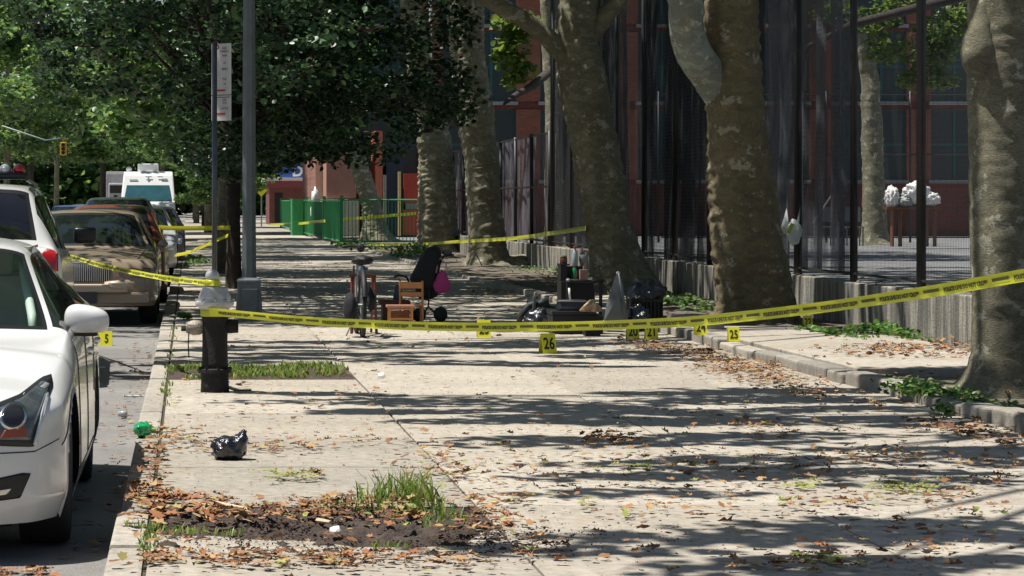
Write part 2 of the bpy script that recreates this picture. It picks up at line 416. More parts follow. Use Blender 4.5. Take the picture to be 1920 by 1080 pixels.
k_n = len(pts_); m.add([(a_, b_, -.1) for a_, b_ in pts_] + [(a_, b_, .002) for a_, b_ in pts_], [tuple(range(k_n - 1, -1, -1)), tuple(range(k_n, 2 * k_n))] + [(i, (i + 1) % k_n, k_n + (i + 1) % k_n, k_n + i) for i in range(k_n)])
m.build('broken_slab', slab_m, sw, bevel=.008, segs=1)
struct(lumpy('pit_soil', KX1, 1.38, 10.98, 12.79, -.016, .042, dirt_m, .018, 9, mound=[(1.0, 11.75, .33, .05), (.35, 12.3, .3, .02), (.7, 11.5, .2, .03)]))
struct(lumpy('grass_pit_soil', KX1, 1.38, 21.96, 23.77, -.01, .03, dirt_m, .05, 5))
# planting strip with old concrete, its rough kerb
WX = 7.64
struct(lumpy('planting_strip', SX1 + .015, WX + .05, 8, 112, .035, .03, dirt2_m, .13, 2.2))
pk = MB().span((SX1 + .025, 6, -.1), (SX1 + .13, 90, .04)).build('stone_edging', old_m); struct(pk)
y = 8.
while y < 46:
    L = rnd.choice((.55, .8, 1.0, 1.1)) if y < 24.5 else rnd.choice((1.6, 2.2))
    if 28.6 < y < 30.5: y += L; continue
    top = .09 + rnd.uniform(-.015, .02)
    ox = rnd.uniform(-.03, .03)
    o = MB().box((SX1 + .07 + ox, y + L / 2, top - .12), (.19, L - .03, .24), rot=rnd.uniform(-.035, .035)).build('edging_stone', old_m if y < 24 else kerb_m, pk, bevel=.03, segs=3)
    y += L
st = MB().span((5.5, 8, -.05), (WX, 9, .02)).build('strip_paving', old_m); struct(st)
for (y0, y1, x0, x1) in ((21.8, 24.6, 5.46, 7.1), (24.63, 27.3, 5.46, 7.2), (27.33, 29.4, 5.46, 6.6), (36, 39, 5.5, 6.3)):
    MB().span((x0, y0, -.05), (x1, y1, .095 + rnd.uniform(-.01, .01))).build('paving_slab', slab_m, st, bevel=.01)
for q_ in range(14): MB().span((SX1 + .0, 46 + q_ * 3.1, -.1), (SX1 + .16, 49.08 + q_ * 3.1, .05)).build('edging_stone', kerb_m, pk, bevel=.015)
# low concrete wall
wall_t = thing('retaining_wall', 'long low stained concrete wall under the tall chain link fence', 'wall', (WX, 8, 0))
stain = bpy.data.materials.new('streaked_concrete'); stain.use_nodes = True
n_ = stain.node_tree.nodes; l_ = stain.node_tree.links; b_ = n_['Principled BSDF']
t1 = noise_node(n_, l_, 4.5, 5, .7, (1, 1, .1)); t2 = noise_node(n_, l_, 40, 5, .7)
r1 = ramp(n_, l_, t1.outputs[0], [(.38, (.13, .125, .11)), (.5, (.22, .21, .18)), (.56, (.44, .41, .34)), (.64, (.26, .25, .21))])
r2 = ramp(n_, l_, t2.outputs[0], [(.3, (.6, .6, .6)), (.6, (1.1, 1.1, 1.1))])
l_.new(mix(n_, l_, 1., r1.outputs[0], r2.outputs[0], 'MULTIPLY'), b_.inputs['Base Color']); b_.inputs['Roughness'].default_value = .9
bump(n_, l_, b_, t2.outputs[0], .6, .02)
y = 8.
while y < 88:
    MB().span((WX + rnd.uniform(-.01, .01), y + .008, -.1), (WX + .24, y + 2.99, .53 + rnd.uniform(-.012, .012))).build('wall_panel', stain, wall_t, bevel=.015)
    y += 3
# school yard
g = MB(); g.add([(WX + .2, 4, .0), (140, 4, .0), (140, 114.9, .0), (WX + .2, 114.9, .0)], [(0, 1, 2, 3)]); struct(g.build('school_yard', yard_m))
g = MB(); g.add([(WX + .2, 12, .004), (WX + .9, 12, .30), (WX + .9, 90, .30), (WX + .2, 90, .44)], [(0, 1, 2, 3)])
struct(lumpy('yard_border', WX + .22, WX + 1.4, 12, 88, .33, .07, dirt_m, .12, 3))
# far side pavement beyond the street and cross street
struct(MB().span((-15, 4, -.16), (-11.5, 420, 0)).build('far_pavement', kerb_m))
struct(MB().span((5.3, 112.2, -.1), (13, 114.9, .012)).build('forecourt', kerb_m))
struct(MB().span((KX0, 126, -.1), (30, 240, .006)).build('far_sidewalk', slab_m))

# ------------------------------------------------------------------ school building
bl = thing('school_building', 'large red brick school with dark teal windows behind the fenced yard', 'building', (22, 115, 0))
FY = 115.0
bay = 183 * FY / FPX
piers = [X(990 + 183 * k, FY) for k in range(-2, 8)]
floors = [(Z(337, FY), Z(205, FY)), (Z(190, FY), Z(60, FY)), (Z(45, FY), Z(-85, FY)), (Z(-100, FY), Z(-230, FY))]
xl, xr = X(604, FY), piers[-1] + 12
m = MB()
PW = .52
m.span((xl, FY, -.1), (xr, FY + .5, floors[0][0]))
for k, (za, zb) in enumerate(floors):
    nxt = floors[k + 1][0] if k + 1 < len(floors) else zb + 1.6
    m.span((xl, FY, zb), (xr, FY + .5, nxt))
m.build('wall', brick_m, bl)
m = MB()
edges = [(xl, piers[0] - PW)] if xl < piers[0] - PW else []
for k, px_ in enumerate(piers):
    for (za, zb) in floors:
        mm = MB().span((px_ - PW, FY - .06, za + .002), (px_ + PW, FY + .5, zb - .002)); mm.build('pier', brickp_m, bl)
for (za, zb) in floors:
    if xl < piers[0] - PW: MB().span((xl, FY + .002, za + .002), (piers[0] - PW, FY + .5, zb - .002)).build('pier', brick_m, bl)
    MB().span((piers[-1] + PW, FY + .002, za), (xr, FY + .5, zb)).build('pier', brick_m, bl)
for k in range(len(piers) - 1):
    a, b2 = piers[k] + PW, piers[k + 1] - PW
    for (za, zb) in floors:
        f = MB()
        for q in (0, .333, .667, 1): f.span((a + (b2 - a) * q - .05, FY + .12, za), (a + (b2 - a) * q + .05, FY + .22, zb))
        for q in (0, .5, 1): f.span((a, FY + .14, za + (zb - za) * q - .05), (b2, FY + .2, za + (zb - za) * q + .05))
        fo = f.build('window', teal_m, bl)
        MB().span((a + .02, FY + .16, za + .02), (b2 - .02, FY + .175, zb - .02)).build('pane', winglass_m, fo)
        MB().span((a - .08, FY - .14, za - .16), (b2 + .08, FY + .05, za - .012)).build('sill', sill_m, bl)
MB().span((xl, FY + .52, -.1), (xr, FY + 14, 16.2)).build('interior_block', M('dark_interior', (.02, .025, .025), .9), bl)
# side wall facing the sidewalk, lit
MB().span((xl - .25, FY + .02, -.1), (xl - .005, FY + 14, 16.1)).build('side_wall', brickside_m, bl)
MB().span((xl - .3, FY - .1, -.1), (xl + .5, FY + .0, 4.0)).build('corner_post', M('cream_stone', (.55, .42, .33), .8), bl)
# annex: pink wall, red door panels seen under the trees
an = thing('school_annex', 'pinkish wall with red panels and cream columns behind the green railings', 'building', (8, 111, 0))
pink_m = M('pink_render', (.42, .20, .16), .85, var=.15, scale=2)
AY = 112.
MB().span((X(612, AY), AY, Z(372, AY)), (X(668, AY), AY + 2.8, Z(300, AY) + 2.2)).build('upper_wall', pink_m, an)
MB().span((X(606, AY), AY - .15, Z(443, AY)), (X(672, AY), AY + 2.8, Z(373, AY))).build('base_wall', M('pale_stone_base', (.48, .47, .40), .85), an)
MB().span((X(704, AY), AY - .1, Z(372, AY)), (X(717, AY), AY + 2.8, Z(290, AY) + 1)).build('wall_panel', M('salmon_panel', (.55, .17, .10), .7), an)
MB().span((X(718, AY), AY - .2, Z(440, AY)), (X(724, AY), AY + .2, Z(328, AY))).build('column', sill_m, an)
MB().span((X(757, AY), AY - .1, Z(380, AY)), (X(800, AY), AY + 2, Z(325, AY))).build('wall_panel', redp_m, an)
MB().span((X(760, AY), AY - .2, Z(392, AY)), (X(800, AY), AY + 2, Z(381, AY))).build('stone_band', sill_m, an)
MB().span((X(756, AY), AY - .15, Z(441, AY)), (X(800, AY), AY + 2, Z(393, AY))).build('wall_panel', redp_m, an)
MB().span((X(745, AY), AY - .5, Z(442, AY)), (X(750, AY), AY - .3, Z(322, AY))).build('column', M('cream_yellow_paint', (.7, .55, .22), .6), an)
MB().span((X(725, AY), AY + .2, Z(442, AY)), (X(757, AY), AY + 2, Z(300, AY))).build('doorway', M('dark_blue_door', (.02, .035, .07), .5), an)
# white drain pipe on the brick
pp = MB().tube([(X(806, FY), FY - .2, 0), (X(806, FY), FY - .2, 13)], .07, 8).build('drain_pipe', white_m); tag(pp, 'thin white drain pipe running up the brick school wall', 'pipe')

# ------------------------------------------------------------------ corner shop far down the sidewalk
SY = 175.
sh = thing('corner_shop', 'dark red corner shop with a blue sign beyond the green fence', 'shop', (X(545, SY), SY, 0))
maroon = M('maroon_paint', (.17, .06, .055), .7, var=.2, scale=2)
MB().span((X(505, SY), SY, -.1), (X(640, SY), SY + 8, Z(338, SY))).build('wall', maroon, sh)
MB().span((X(498, SY), SY - 1.0, Z(352, SY)), (X(640, SY), SY - .02, Z(340, SY))).build('awning', M('awning_red', (.22, .05, .05), .7), sh)
MB().span((X(496, SY), SY - .9, Z(339.5, SY)), (X(640, SY), SY + 8, Z(333, SY))).build('roof_trim', white_m, sh)
sg = MB().span((X(520, SY), SY - .6, Z(332.5, SY)), (X(640, SY), SY - .4, Z(308, SY))).build('sign_board', M('sign_blue', (.03, .10, .38), .5), sh)
vs, fs = text_mesh("DELI", .95, .03)
MB().add([(v.x + X(574, SY), SY - .63, v.y + Z(322, SY)) for v in vs], fs).build('lettering', white_m, sg)
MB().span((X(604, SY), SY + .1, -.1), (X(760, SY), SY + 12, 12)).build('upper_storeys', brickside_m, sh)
MB().span((X(515, SY), SY - .03, .0), (X(530, SY), SY - .01, 2.1)).build('door', black_m, sh)

# ------------------------------------------------------------------ green railings enclosing the sidewalk tree
gf = thing('green_railing', 'green metal railing panels enclosing a leaning tree by the sidewalk', 'fence', (5.3, 92, 0))
def gx(px, Y): return (X(px, Y), Y)
gpts = [gx(527, 152), gx(545, 138), gx(575, 116), gx(608, 101), gx(640, 92)]
ht = Z(372, 92) - 0.0
for i in range(len(gpts)):
    x_, y_ = gpts[i]; MB().span((x_ - .06, y_ - .06, 0), (x_ + .06, y_ + .06, ht + .1)).build('post', greenp_m, gf)
for i in range(len(gpts) - 1):
    (xa, ya), (xb, yb) = gpts[i], gpts[i + 1]
    f = MB()
    for zz in (.12, ht - .05): f.tube([(xa, ya, zz), (xb, yb, zz)], .035, 6)
    N = int((yb - ya).__abs__() / .16)
    for k in range(1, N): t = k / N; f.box((xa + (xb - xa) * t, ya + (yb - ya) * t, ht / 2), (.03, .03, ht - .2))
    f.build('rail_panel', greenp_m, gf)
f = MB()
for zz in (.12, ht - .05): f.tube([(gpts[-1][0], 92, zz), (X(790, 92), 92, zz)], .035, 6)
for k in range(1, 22): f.box((gpts[-1][0] + k * .125, 92, ht / 2), (.025, .025, ht - .2))
f.build('rail_panel', greenp_m, gf)
MB().span((X(548, 118), 118, 0), (X(569, 118), 120, Z(373, 118))).build('cabinet', greenp_m, None).name = 'utility_cabinet'
cab = bpy.data.objects['utility_cabinet']; tag(cab, 'tall solid green metal cabinet beside the green railings', 'cabinet')
MB().add(*blob((X(590, 112), 111.5, 1.2), (.16, .1, .75), 3, .4)).build('plastic_bag', white_m, None, True)
tag(bpy.data.objects['plastic_bag'], 'long white plastic bag hanging on the green railings', 'bag')
hy = thing('yellow_street_sign', 'yellow sign on a post at the far street corner', 'sign', (X(490, 150), 150, 0))
MB().span((X(489, 150), 150, 0), (X(491.5, 150), 150.08, Z(350, 150))).build('post', steel_m, hy)
MB().box((X(490, 150), 149.95, Z(357, 150)), (.5, .03, .5), rot=Matrix.Rotation(R(45), 3, 'Y')).build('sign_plate', yellow_m, hy)

# ------------------------------------------------------------------ fences
fence = thing('chain_link_fence', 'tall black chain link fence standing on the low concrete wall', 'fence', (WX + .12, 25, .5))
post_me = None; FX = WX + .1
BY = [22.48 + 2.86 * k for k in range(0, 13)]
rng = np.random.default_rng(2)
def chain_panel(width, height, pitch=.057, wr=.0013):
    vs = []; nw = int(width / pitch); ns = int(height / pitch)
    V = []
    for i in range(nw + 1):
        for s0 in (0, 1):
            y0 = i * pitch; y1 = y0 + pitch / 2
            for k in range(ns):
                a = (0, y0 if (k + s0) % 2 == 0 else y1, k * pitch / 1.0); b = (0, y1 if (k + s0) % 2 == 0 else y0, (k + 1) * pitch)
                V.append((a, b))
    V = np.array(V); d = V[:, 1] - V[:, 0]; d /= np.linalg.norm(d, axis=1)[:, None]
    o1 = np.stack([np.full(len(d), wr), np.zeros(len(d)), np.zeros(len(d))], 1)
    o2 = np.cross(d, np.array([1, 0, 0])) * wr
    out = np.stack([V[:, 0] + o1 + o2, V[:, 0] - o1 + o2 * .2, V[:, 0] - o2, V[:, 1] + o1 + o2, V[:, 1] - o1 + o2 * .2, V[:, 1] - o2], 1)
    return out
wire_m = M('dark_coated_wire', (.03, .032, .035), .5, .2, var=.2)
cp = chain_panel(2.86, 5.9)
first = None
for k, y_ in enumerate(BY):
    if y_ > 57: break
    o = MB().tube([(FX, y_, .45), (FX, y_, 6.6)], .052 if k % 2 == 0 else .046, 12).build('post', blackpaint_m, fence, True)
    if y_ + 2.86 < 58:
        if first is None:
            V = cp + np.array([FX, y_, .56]); first = strips('chain_link_mesh', V, 6, [(0, 1, 4, 3), (1, 2, 5, 4), (2, 0, 3, 5)], wire_m, fence); y00 = y_
        else:
            c = first.copy(); COL.objects.link(c); c.location.y = y_ - y00
        MB().tube([(FX, y_, .62), (FX, y_ + 2.86, .62)], .018, 6).build('rail', blackpaint_m, fence)
        MB().tube([(FX, y_, 6.45), (FX, y_ + 2.86, 6.45)], .025, 6).build('rail', blackpaint_m, fence)
# lower fence beyond
lf = thing('low_chain_link_fence', 'lower far stretch of chain link fence on the concrete wall', 'fence', (FX, 57, .5))
for k in range(9): MB().tube([(FX, 57.3 + k * 3, .45), (FX, 57.3 + k * 3, 3.0)], .045, 8).build('post', blackpaint_m, lf, True)
for zz in (.62, 1.8, 2.95): MB().tube([(FX, 57.3, zz), (FX, 81.3, zz)], .025, 6).build('rail', blackpaint_m, lf)
netl_m = netmat('grey_windscreen', (.10, .09, .11), .6)
netd_m = netmat('black_netting', (.009, .010, .015), .66)
netg_m = netmat('grey_netting', (.10, .105, .12), .62)
def curtain(name, y0, y1, z0, z1, x, amp, freq, mat, seed, label, step=.05):
    n = int((y1 - y0) / step); vs = []; fs = []; K = 8
    for i in range(n + 1):
        y = y0 + (y1 - y0) * i / n
        for k in range(K + 1):
            t = k / K; z = z0 + (z1 - z0) * t
            d = amp * (math.sin(y * freq + seed) + .7 * math.sin(y * freq * 2.3 + seed * 2 + t) + 1.2 * noise.noise(Vector((y * 1.5, seed, t * 1.3))))
            vs.append((x + d, y + .3 * amp * math.cos(y * freq * 1.7), z))
    for i in range(n):
        for k in range(K): a = i * (K + 1) + k; fs.append((a, a + K + 1, a + K + 2, a + 1))
    o = MB().add(vs, fs).build(name, mat, None, True); tag(o, label, 'netting'); return o
curtain('netting', 36.9, 40.2, .5, 7.4, FX + .25, .12, 5., netd_m, 1., 'black netting hanging in folds just left of the second thick trunk')
curtain('netting', 41.4, 46.0, .5, 7.4, FX + .25, .12, 4., netd_m, 5., 'black netting hanging right beside the leaning trunk')
curtain('netting', 49.0, 57.2, .5, 8.4, FX + .25, .14, 3., netd_m, 8., 'black netting bunched at the far end of the tall fence, left of the leaning trunk')
curtain('netting', 32.2, 36.7, .6, 7.4, FX + .22, .07, 7., netg_m, 2.4, 'pale grey netting bunched on the fence just right of the second trunk')
curtain('netting', 57.3, 81, .5, 2.95, FX + .1, .03, 4., netl_m, 4., 'grey windscreen fabric on the lower far fence')
# rear yard fence
RY = 97.
rf = thing('yard_fence', 'thin dark rail fence crossing the back of the school yard', 'fence', (22, RY, 0))
for k in range(12):
    x_ = X(1240, RY) + k * 3.05 - .1; MB().tube([(x_, RY, 0), (x_, RY, 5.5)], .045, 8).build('post', blackpaint_m, rf, True)
for zz in (Z(178, RY), Z(290, RY), Z(445, RY)):
    MB().tube([(X(1240, RY), RY, zz), (X(1240, RY) + 34, RY, zz)], .03, 6).build('rail', blackpaint_m, rf)
V = []
for k in range(140):
    x_ = X(1240, RY) + k * .22; V.append([(x_, RY, .1), (x_ + .008, RY, .1), (x_ + .008, RY, 5.4), (x_, RY, 5.4)])
for k in range(30):
    z_ = .2 + k * .18; V.append([(X(1240, RY), RY + .01, z_), (X(1240, RY) + 34, RY + .01, z_), (X(1240, RY) + 34, RY + .01, z_ + .008), (X(1240, RY), RY + .01, z_ + .008)])
npmesh('wire_mesh', np.array(V), 4, blackpaint_m, rf)

# ------------------------------------------------------------------ trees
def trunk_mesh(pts, seed, ring=60, step=.05, ridge=.018, flare=0., name='trunk', mat=None, parent=None):
    pts = [(Vector(p[:3]), p[3]) for p in pts]
    # resample with smooth interpolation
    L = [0]
    for a, b2 in zip(pts, pts[1:]): L.append(L[-1] + (b2[0] - a[0]).length)
    tot = L[-1]; n = max(6, int(tot / step)); vs = []; fs = []
    def ev(s_):
        for k in range(len(L) - 1):
            if s_ <= L[k + 1] + 1e-9: break
        t = (s_ - L[k]) / max(1e-6, L[k + 1] - L[k])
        p0, p1, p2, p3 = (pts[max(0, k - 1)], pts[k], pts[k + 1], pts[min(len(pts) - 1, k + 2)])
        def h(a, b_, c, d): m1 = (c - a) * .5; m2 = (d - b_) * .5; return (2 * t**3 - 3 * t**2 + 1) * b_ + (t**3 - 2 * t**2 + t) * m1 + (-2 * t**3 + 3 * t**2) * c + (t**3 - t**2) * m2
        return h(p0[0], p1[0], p2[0], p3[0]), h(p0[1], p1[1], p2[1], p3[1])
    pos = [ev(tot * i / n) for i in range(n + 1)]
    u = Vector((1, 0, 0))
    for i, (p, r) in enumerate(pos):
        t = (pos[min(i + 1, n)][0] - pos[max(i - 1, 0)][0]).normalized()
        u = (u - t * u.dot(t)).normalized(); w_ = t.cross(u)
        for k in range(ring):
            a = 2 * math.pi * k / ring; d = u * math.cos(a) + w_ * math.sin(a)
            q = Vector((math.cos(a) * r * 4, math.sin(a) * r * 4, 0)) + Vector((seed, 0, 0))
            s_ = tot * i / n
            rr = r + ridge * 1.6 * noise.noise(q * 1. + Vector((0, 0, s_ * 1.3))) + ridge * 1.0 * noise.noise(q * .8 + Vector((0, 7, s_ * 9))) + ridge * .9 * noise.noise(q * 2.2 + Vector((0, 3, s_ * 17)))
            if flare: rr += flare * r * math.exp(-s_ / .28) * (.5 + .8 * max(0, math.sin(a * 5 + seed + noise.noise(Vector((a, seed, 0))) * 2)))
            vs.append(p + d * rr)
    for i in range(n):
        for k in range(ring): fs.append((i * ring + k, i * ring + (k + 1) % ring, (i + 1) * ring + (k + 1) % ring, (i + 1) * ring + k))
    fs.append(tuple(n * ring + k for k in range(ring)))
    return MB().add(vs, fs).build(name, mat, parent, True)
def prof(Y, rows_, top):
    out = []
    for (py, xa, xb) in rows_:
        r = (xb - xa) / 2 * Y / FPX; out.append((X((xa + xb) / 2, Y), Y + r * .2, Z(py, Y), r))
    x_, y_, z_, r_ = out[-1]
    for (dx, dy, z, r) in top: out.append((x_ + dx, y_ + dy, z, r))
    return out
def clump_counts(radii, dens, size): return [max(20, int(dens * r[0] * r[1] * 3.1 / (size * size * .62))) for r in radii]

def canopy(seed, targets, size=.15, dens=1.25):
    """targets: ground patches (X0,X1,Y0,Y1,h,density) that unseen boughs placed overhead shade."""
    rr = random.Random(seed); C = []; Rr = []; N = []
    for (x0, x1, y0, y1, h, dn) in targets:
        area = (x1 - x0) * (y1 - y0); k = max(2, int(area / .5))
        for _ in range(k):
            gx_, gy_ = rr.uniform(x0, x1), rr.uniform(y0, y1); hh = h + rr.uniform(-.8, .8)
            C.append((gx_ + .37 * -hh, gy_ + .03 * hh, hh)); r0 = rr.uniform(.28, .72)
            Rr.append((r0 * 1.5, r0 * .5, .2))
            N.append(int(area / k * dens * dn / (size * size * .62)))
    return C, Rr, N
def boughs(parent, base, C, mat, seed, r0=.12, every=3):
    rr = random.Random(seed)
    for q, c in enumerate(C):
        if q % every: continue
        b0 = Vector(base); c = Vector(c); mid = b0.lerp(c, .5) + Vector((rr.uniform(-.4, .4), rr.uniform(-.4, .4), .8))
        p = [b0, b0.lerp(mid, .55), mid, mid.lerp(c, .6), c]
        MB().tube(p, [r0, r0 * .75, r0 * .5, r0 * .28, .015], 6).build('limb', mat, parent, True)

def plane_tree(label, Y, rows_, top, seed, mat, targets, ridge=.018, flare=.4, base=None, dens=1.25, step=.03, every=4, extra=None, size=.15):
    x0 = X((rows_[0][1] + rows_[0][2]) / 2, Y)
    t = thing('plane_tree', label, 'tree', (x0, Y, 0), 0, 'plane trees along the planting strip')
    pts = prof(Y, rows_, top)
    trunk_mesh(pts, seed, mat=mat, parent=t, ridge=ridge, flare=flare, step=step)
    C, Rr, N = canopy(seed, targets, size, dens)
    if extra:
        for (c, r, n) in extra: C.append(c); Rr.append(r); N.append(n)
    foliage('crown', C, Rr, N, size, seed + 50, leafB, t, .6)
    boughs(t, pts[-1][:3], C, bark3_m, seed, every=every)
    return t
H7 = [(.1, .0, 6.0, .26), (.3, .1, 8.0, .2), (.2, .2, 10.5, .1)]
t1 = plane_tree('thick grey plane tree trunk at the right edge with a bulging burl', 19.5,
    [(765, 1790, 1972), (745, 1808, 1965), (715, 1822, 1958), (680, 1829, 1956), (600, 1829, 1955), (400, 1823, 1953), (230, 1822, 1951), (120, 1820, 1950), (0, 1820, 1950)],
    [(-.1, 0, 4.3, .24), (-.3, 0, 6.5, .18), (-.6, 0, 9, .1)], 1.3, bark_m,
    [(1.1, 4.6, 10.0, 12.2, 7.5, 1.7), (2.0, 5.4, 13.3, 16.8, 7.5, 1.7), (3.6, 5.6, 16.5, 21, 8, 1.5), (.7, 4.4, 17.3, 20.5, 7, 2.0), (4.2, 5.2, 17.6, 20.0, 7, 1.), (5.6, 8.0, 12, 22, 8, 1.6), (8.6, 9.8, 18, 42, 8, 1.6)], ridge=.008, flare=.35, every=4, step=.022)
trunk_mesh([P(1850, 200, 19.42).to_tuple() + (.03,), P(1840, 150, 19.45).to_tuple() + (.08,), P(1834, 98, 19.45).to_tuple() + (.135,), P(1842, 45, 19.45).to_tuple() + (.09,), P(1846, 0, 19.42).to_tuple() + (.04,)], 5., ring=30, step=.03, ridge=.01, name='burl', mat=bark_m, parent=t1)
t2 = plane_tree('thick brown plane tree trunk with a pale smooth limb leaving on the left', 31.5,
    [(622, 1322, 1512), (600, 1340, 1494), (570, 1347, 1487), (500, 1341, 1476), (400, 1335, 1463), (300, 1332, 1450), (200, 1328, 1437), (100, 1326, 1427), (0, 1322, 1420)],
    [(-.1, 0, 5.2, .27), (.1, 0, 7.5, .2), (.1, 0, 10, .1)], 2.9, bark2_m,
    [(.2, 4.6, 23.4, 27.9, 7.5, 2.0), (-1.6, .2, 23.4, 27, 7, 1.6), (-5, -1.2, 30, 38, 8, 1.1), (-.2, 5.4, 31.6, 40.5, 7.5, 2.2), (5.4, 7., 29, 42, 8.5, 1.), (7, 8.2, 35.5, 42, 8.5, 1.4), (3.6, 5.4, 27, 31, 8, .8)], ridge=.026, flare=.35, every=7, step=.025)
trunk_mesh([P(1392, 260, 31.75).to_tuple() + (.10,), P(1362, 205, 31.62).to_tuple() + (.17,), P(1328, 140, 31.45).to_tuple() + (.21,), P(1298, 92, 31.3).to_tuple() + (.21,), P(1286, 48, 31.2).to_tuple() + (.20,), P(1284, 0, 31).to_tuple() + (.20,), P(1260, -90, 31).to_tuple() + (.17,), P(1200, -260, 31.).to_tuple() + (.12,)], 8., ring=36, ridge=.008, name='limb', mat=bark3_m, parent=t2)
lit_extra3 = [(P(965, 60, 52).to_tuple(), (.75, .8, .45), 260), (P(955, 105, 52).to_tuple(), (.55, .8, .35), 240), (P(985, 20, 52).to_tuple(), (.6, .7, .3), 160)]
t3 = plane_tree('leaning forked plane tree trunk behind the pile of belongings', 41.4,
    [(562, 1105, 1252), (540, 1118, 1232), (500, 1112, 1212), (450, 1100, 1192), (400, 1092, 1180), (300, 1076, 1164), (200, 1056, 1149), (120, 1044, 1134), (60, 1042, 1122), (0, 1050, 1126)],
    [(.1, 0, 5.6, .25), (.3, 0, 8, .2), (.2, 0, 10, .1)], 4.1, bark_m,
    [(-.2, 5.4, 40, 52.5, 7.8, 2.0), (5.4, 9, 40, 52, 9, 1.6)], ridge=.022, every=9)
trunk_mesh([P(1075, 130, 41.4).to_tuple() + (.12,), P(1040, 85, 41.3).to_tuple() + (.15,), P(1000, 48, 41.2).to_tuple() + (.14,), P(940, 12, 41).to_tuple() + (.13,), P(860, -40, 40.8).to_tuple() + (.11,), P(700, -150, 40.5).to_tuple() + (.07,)], 9., ring=20, ridge=.01, name='limb', mat=bark_m, parent=t3)
trunk_mesh([P(1095, 90, 41.4).to_tuple() + (.13,), P(1135, 30, 41.4).to_tuple() + (.14,), P(1175, -20, 41.4).to_tuple() + (.12,), P(1260, -160, 41.4).to_tuple() + (.08,)], 10., ring=20, ridge=.01, name='limb', mat=bark_m, parent=t3)
t4 = plane_tree('plane tree trunk with flared roots left of the concrete wall end', 60.,
    [(506, 862, 980), (492, 874, 962), (470, 880, 952), (400, 878, 942), (300, 870, 934), (200, 858, 925), (100, 846, 910), (0, 836, 908)],
    [(0, 0, 7.4, .33), (0, 0, 11, .2)], 6.2, bark_m, [(-1, 6, 52, 68, 9.5, 1.7)], ridge=.028, size=.2, every=12)
t5 = plane_tree('knobbly plane tree trunk just behind the stroller canopy', 76.,
    [(478, 776, 876), (460, 784, 862), (400, 786, 856), (330, 786, 852), (250, 780, 842), (150, 768, 818), (60, 757, 797), (0, 750, 790)],
    [(0, 0, 8.5, .25), (0, 0, 12, .15)], 7.7, bark_m, [(-1, 7, 68, 86, 10.5, 1.5)], ridge=.045, size=.2, every=16)
t6 = plane_tree('slim leaning tree inside the green railings', 101.,
    [(453, 670, 738), (440, 676, 730), (400, 680, 719), (350, 668, 704), (305, 655, 689), (240, 640, 672)],
    [(-.4, 0, 7, .3), (-.8, 0, 10, .2)], 9.1, bark_m, [(-1, 7, 86, 108, 11.5, .9)], ridge=.03, size=.24, every=20)
# pale limb and low boughs in front of the school
tb = thing('yard_tree', 'tree with sunlit yellow green leaves beyond the leaning trunk', 'tree', (X(1010, 66), 66, 0))
trunk_mesh([(9.0, 66, 0, .25), (9.0, 66, 3.5, .2), (8.8, 66, 6.5, .12)], 3, ring=16, mat=bark_m, parent=tb, step=.2)
MB().tube([P(1035, 130, 64), P(1000, 160, 62), P(965, 180, 61), P(945, 195, 60)], [.11, .1, .07, .03], 8).build('limb', barkd_m, tb, True)
foliage('crown', [P(960, 90, 62), P(985, 50, 62), P(955, 40, 62), P(975, 130, 62), P(945, 110, 62), P(960, 150, 62), (13, 72, 9.5), (14.5, 72, 10)],
        [(.5, .6, .35), (.45, .6, .4), (.4, .6, .3), (.4, .5, .3), (.3, .5, .3), (.3, .4, .2), (3, 3, 1.6), (3, 3, 1.5)], [110, 130, 80, 90, 60, 40, 1600, 1600], .2, 71, leafB, tb, .8)
# yard tree at right behind fence
ty = thing('yard_tree', 'tree in the school yard with pale trunk between the two thick fence posts', 'tree', (X(1640, 92), 92, 0))
trunk_mesh([P(1642, 458, 92).to_tuple() + (.62,), P(1640, 430, 92).to_tuple() + (.45,), P(1638, 330, 92).to_tuple() + (.38,), P(1634, 220, 92).to_tuple() + (.34,), P(1628, 130, 92).to_tuple() + (.3,), P(1600, 30, 92).to_tuple() + (.25,), P(1560, -80, 92).to_tuple() + (.2,)], 12., ring=24, step=.12, ridge=.03, mat=bark_m, parent=ty)
MB().tube([P(1820, -10, 80), P(1700, 20, 80), P(1600, 45, 80), P(1520, 85, 80), P(1470, 110, 80)], [.16, .14, .12, .07, .03], 8).build('limb', barkd_m, ty, True)
foliage('crown', [P(1745, 105, 84), P(1720, 150, 84), P(1660, 90, 84), P(1765, 60, 84), P(1640, 40, 84), P(1800, 30, 84), P(1770, 150, 84), P(1560, 20, 84), P(1690, -10, 84), P(1700, -100, 84), P(1550, -120, 84), P(1850, -80, 84)],
        [(.9, .8, .6), (.7, .7, .4), (.8, .8, .5), (1., .9, .6), (.9, .8, .5), (.8, .8, .5), (.5, .6, .3), (.8, .8, .4), (1.2, 1, .5), (2.5, 1.2, 1.2), (2.5, 1.2, 1.2), (2, 1.2, 1)], [320, 190, 240, 320, 240, 220, 100, 150, 240, 20, 20, 20], .2, 72, leafB, ty, .8)
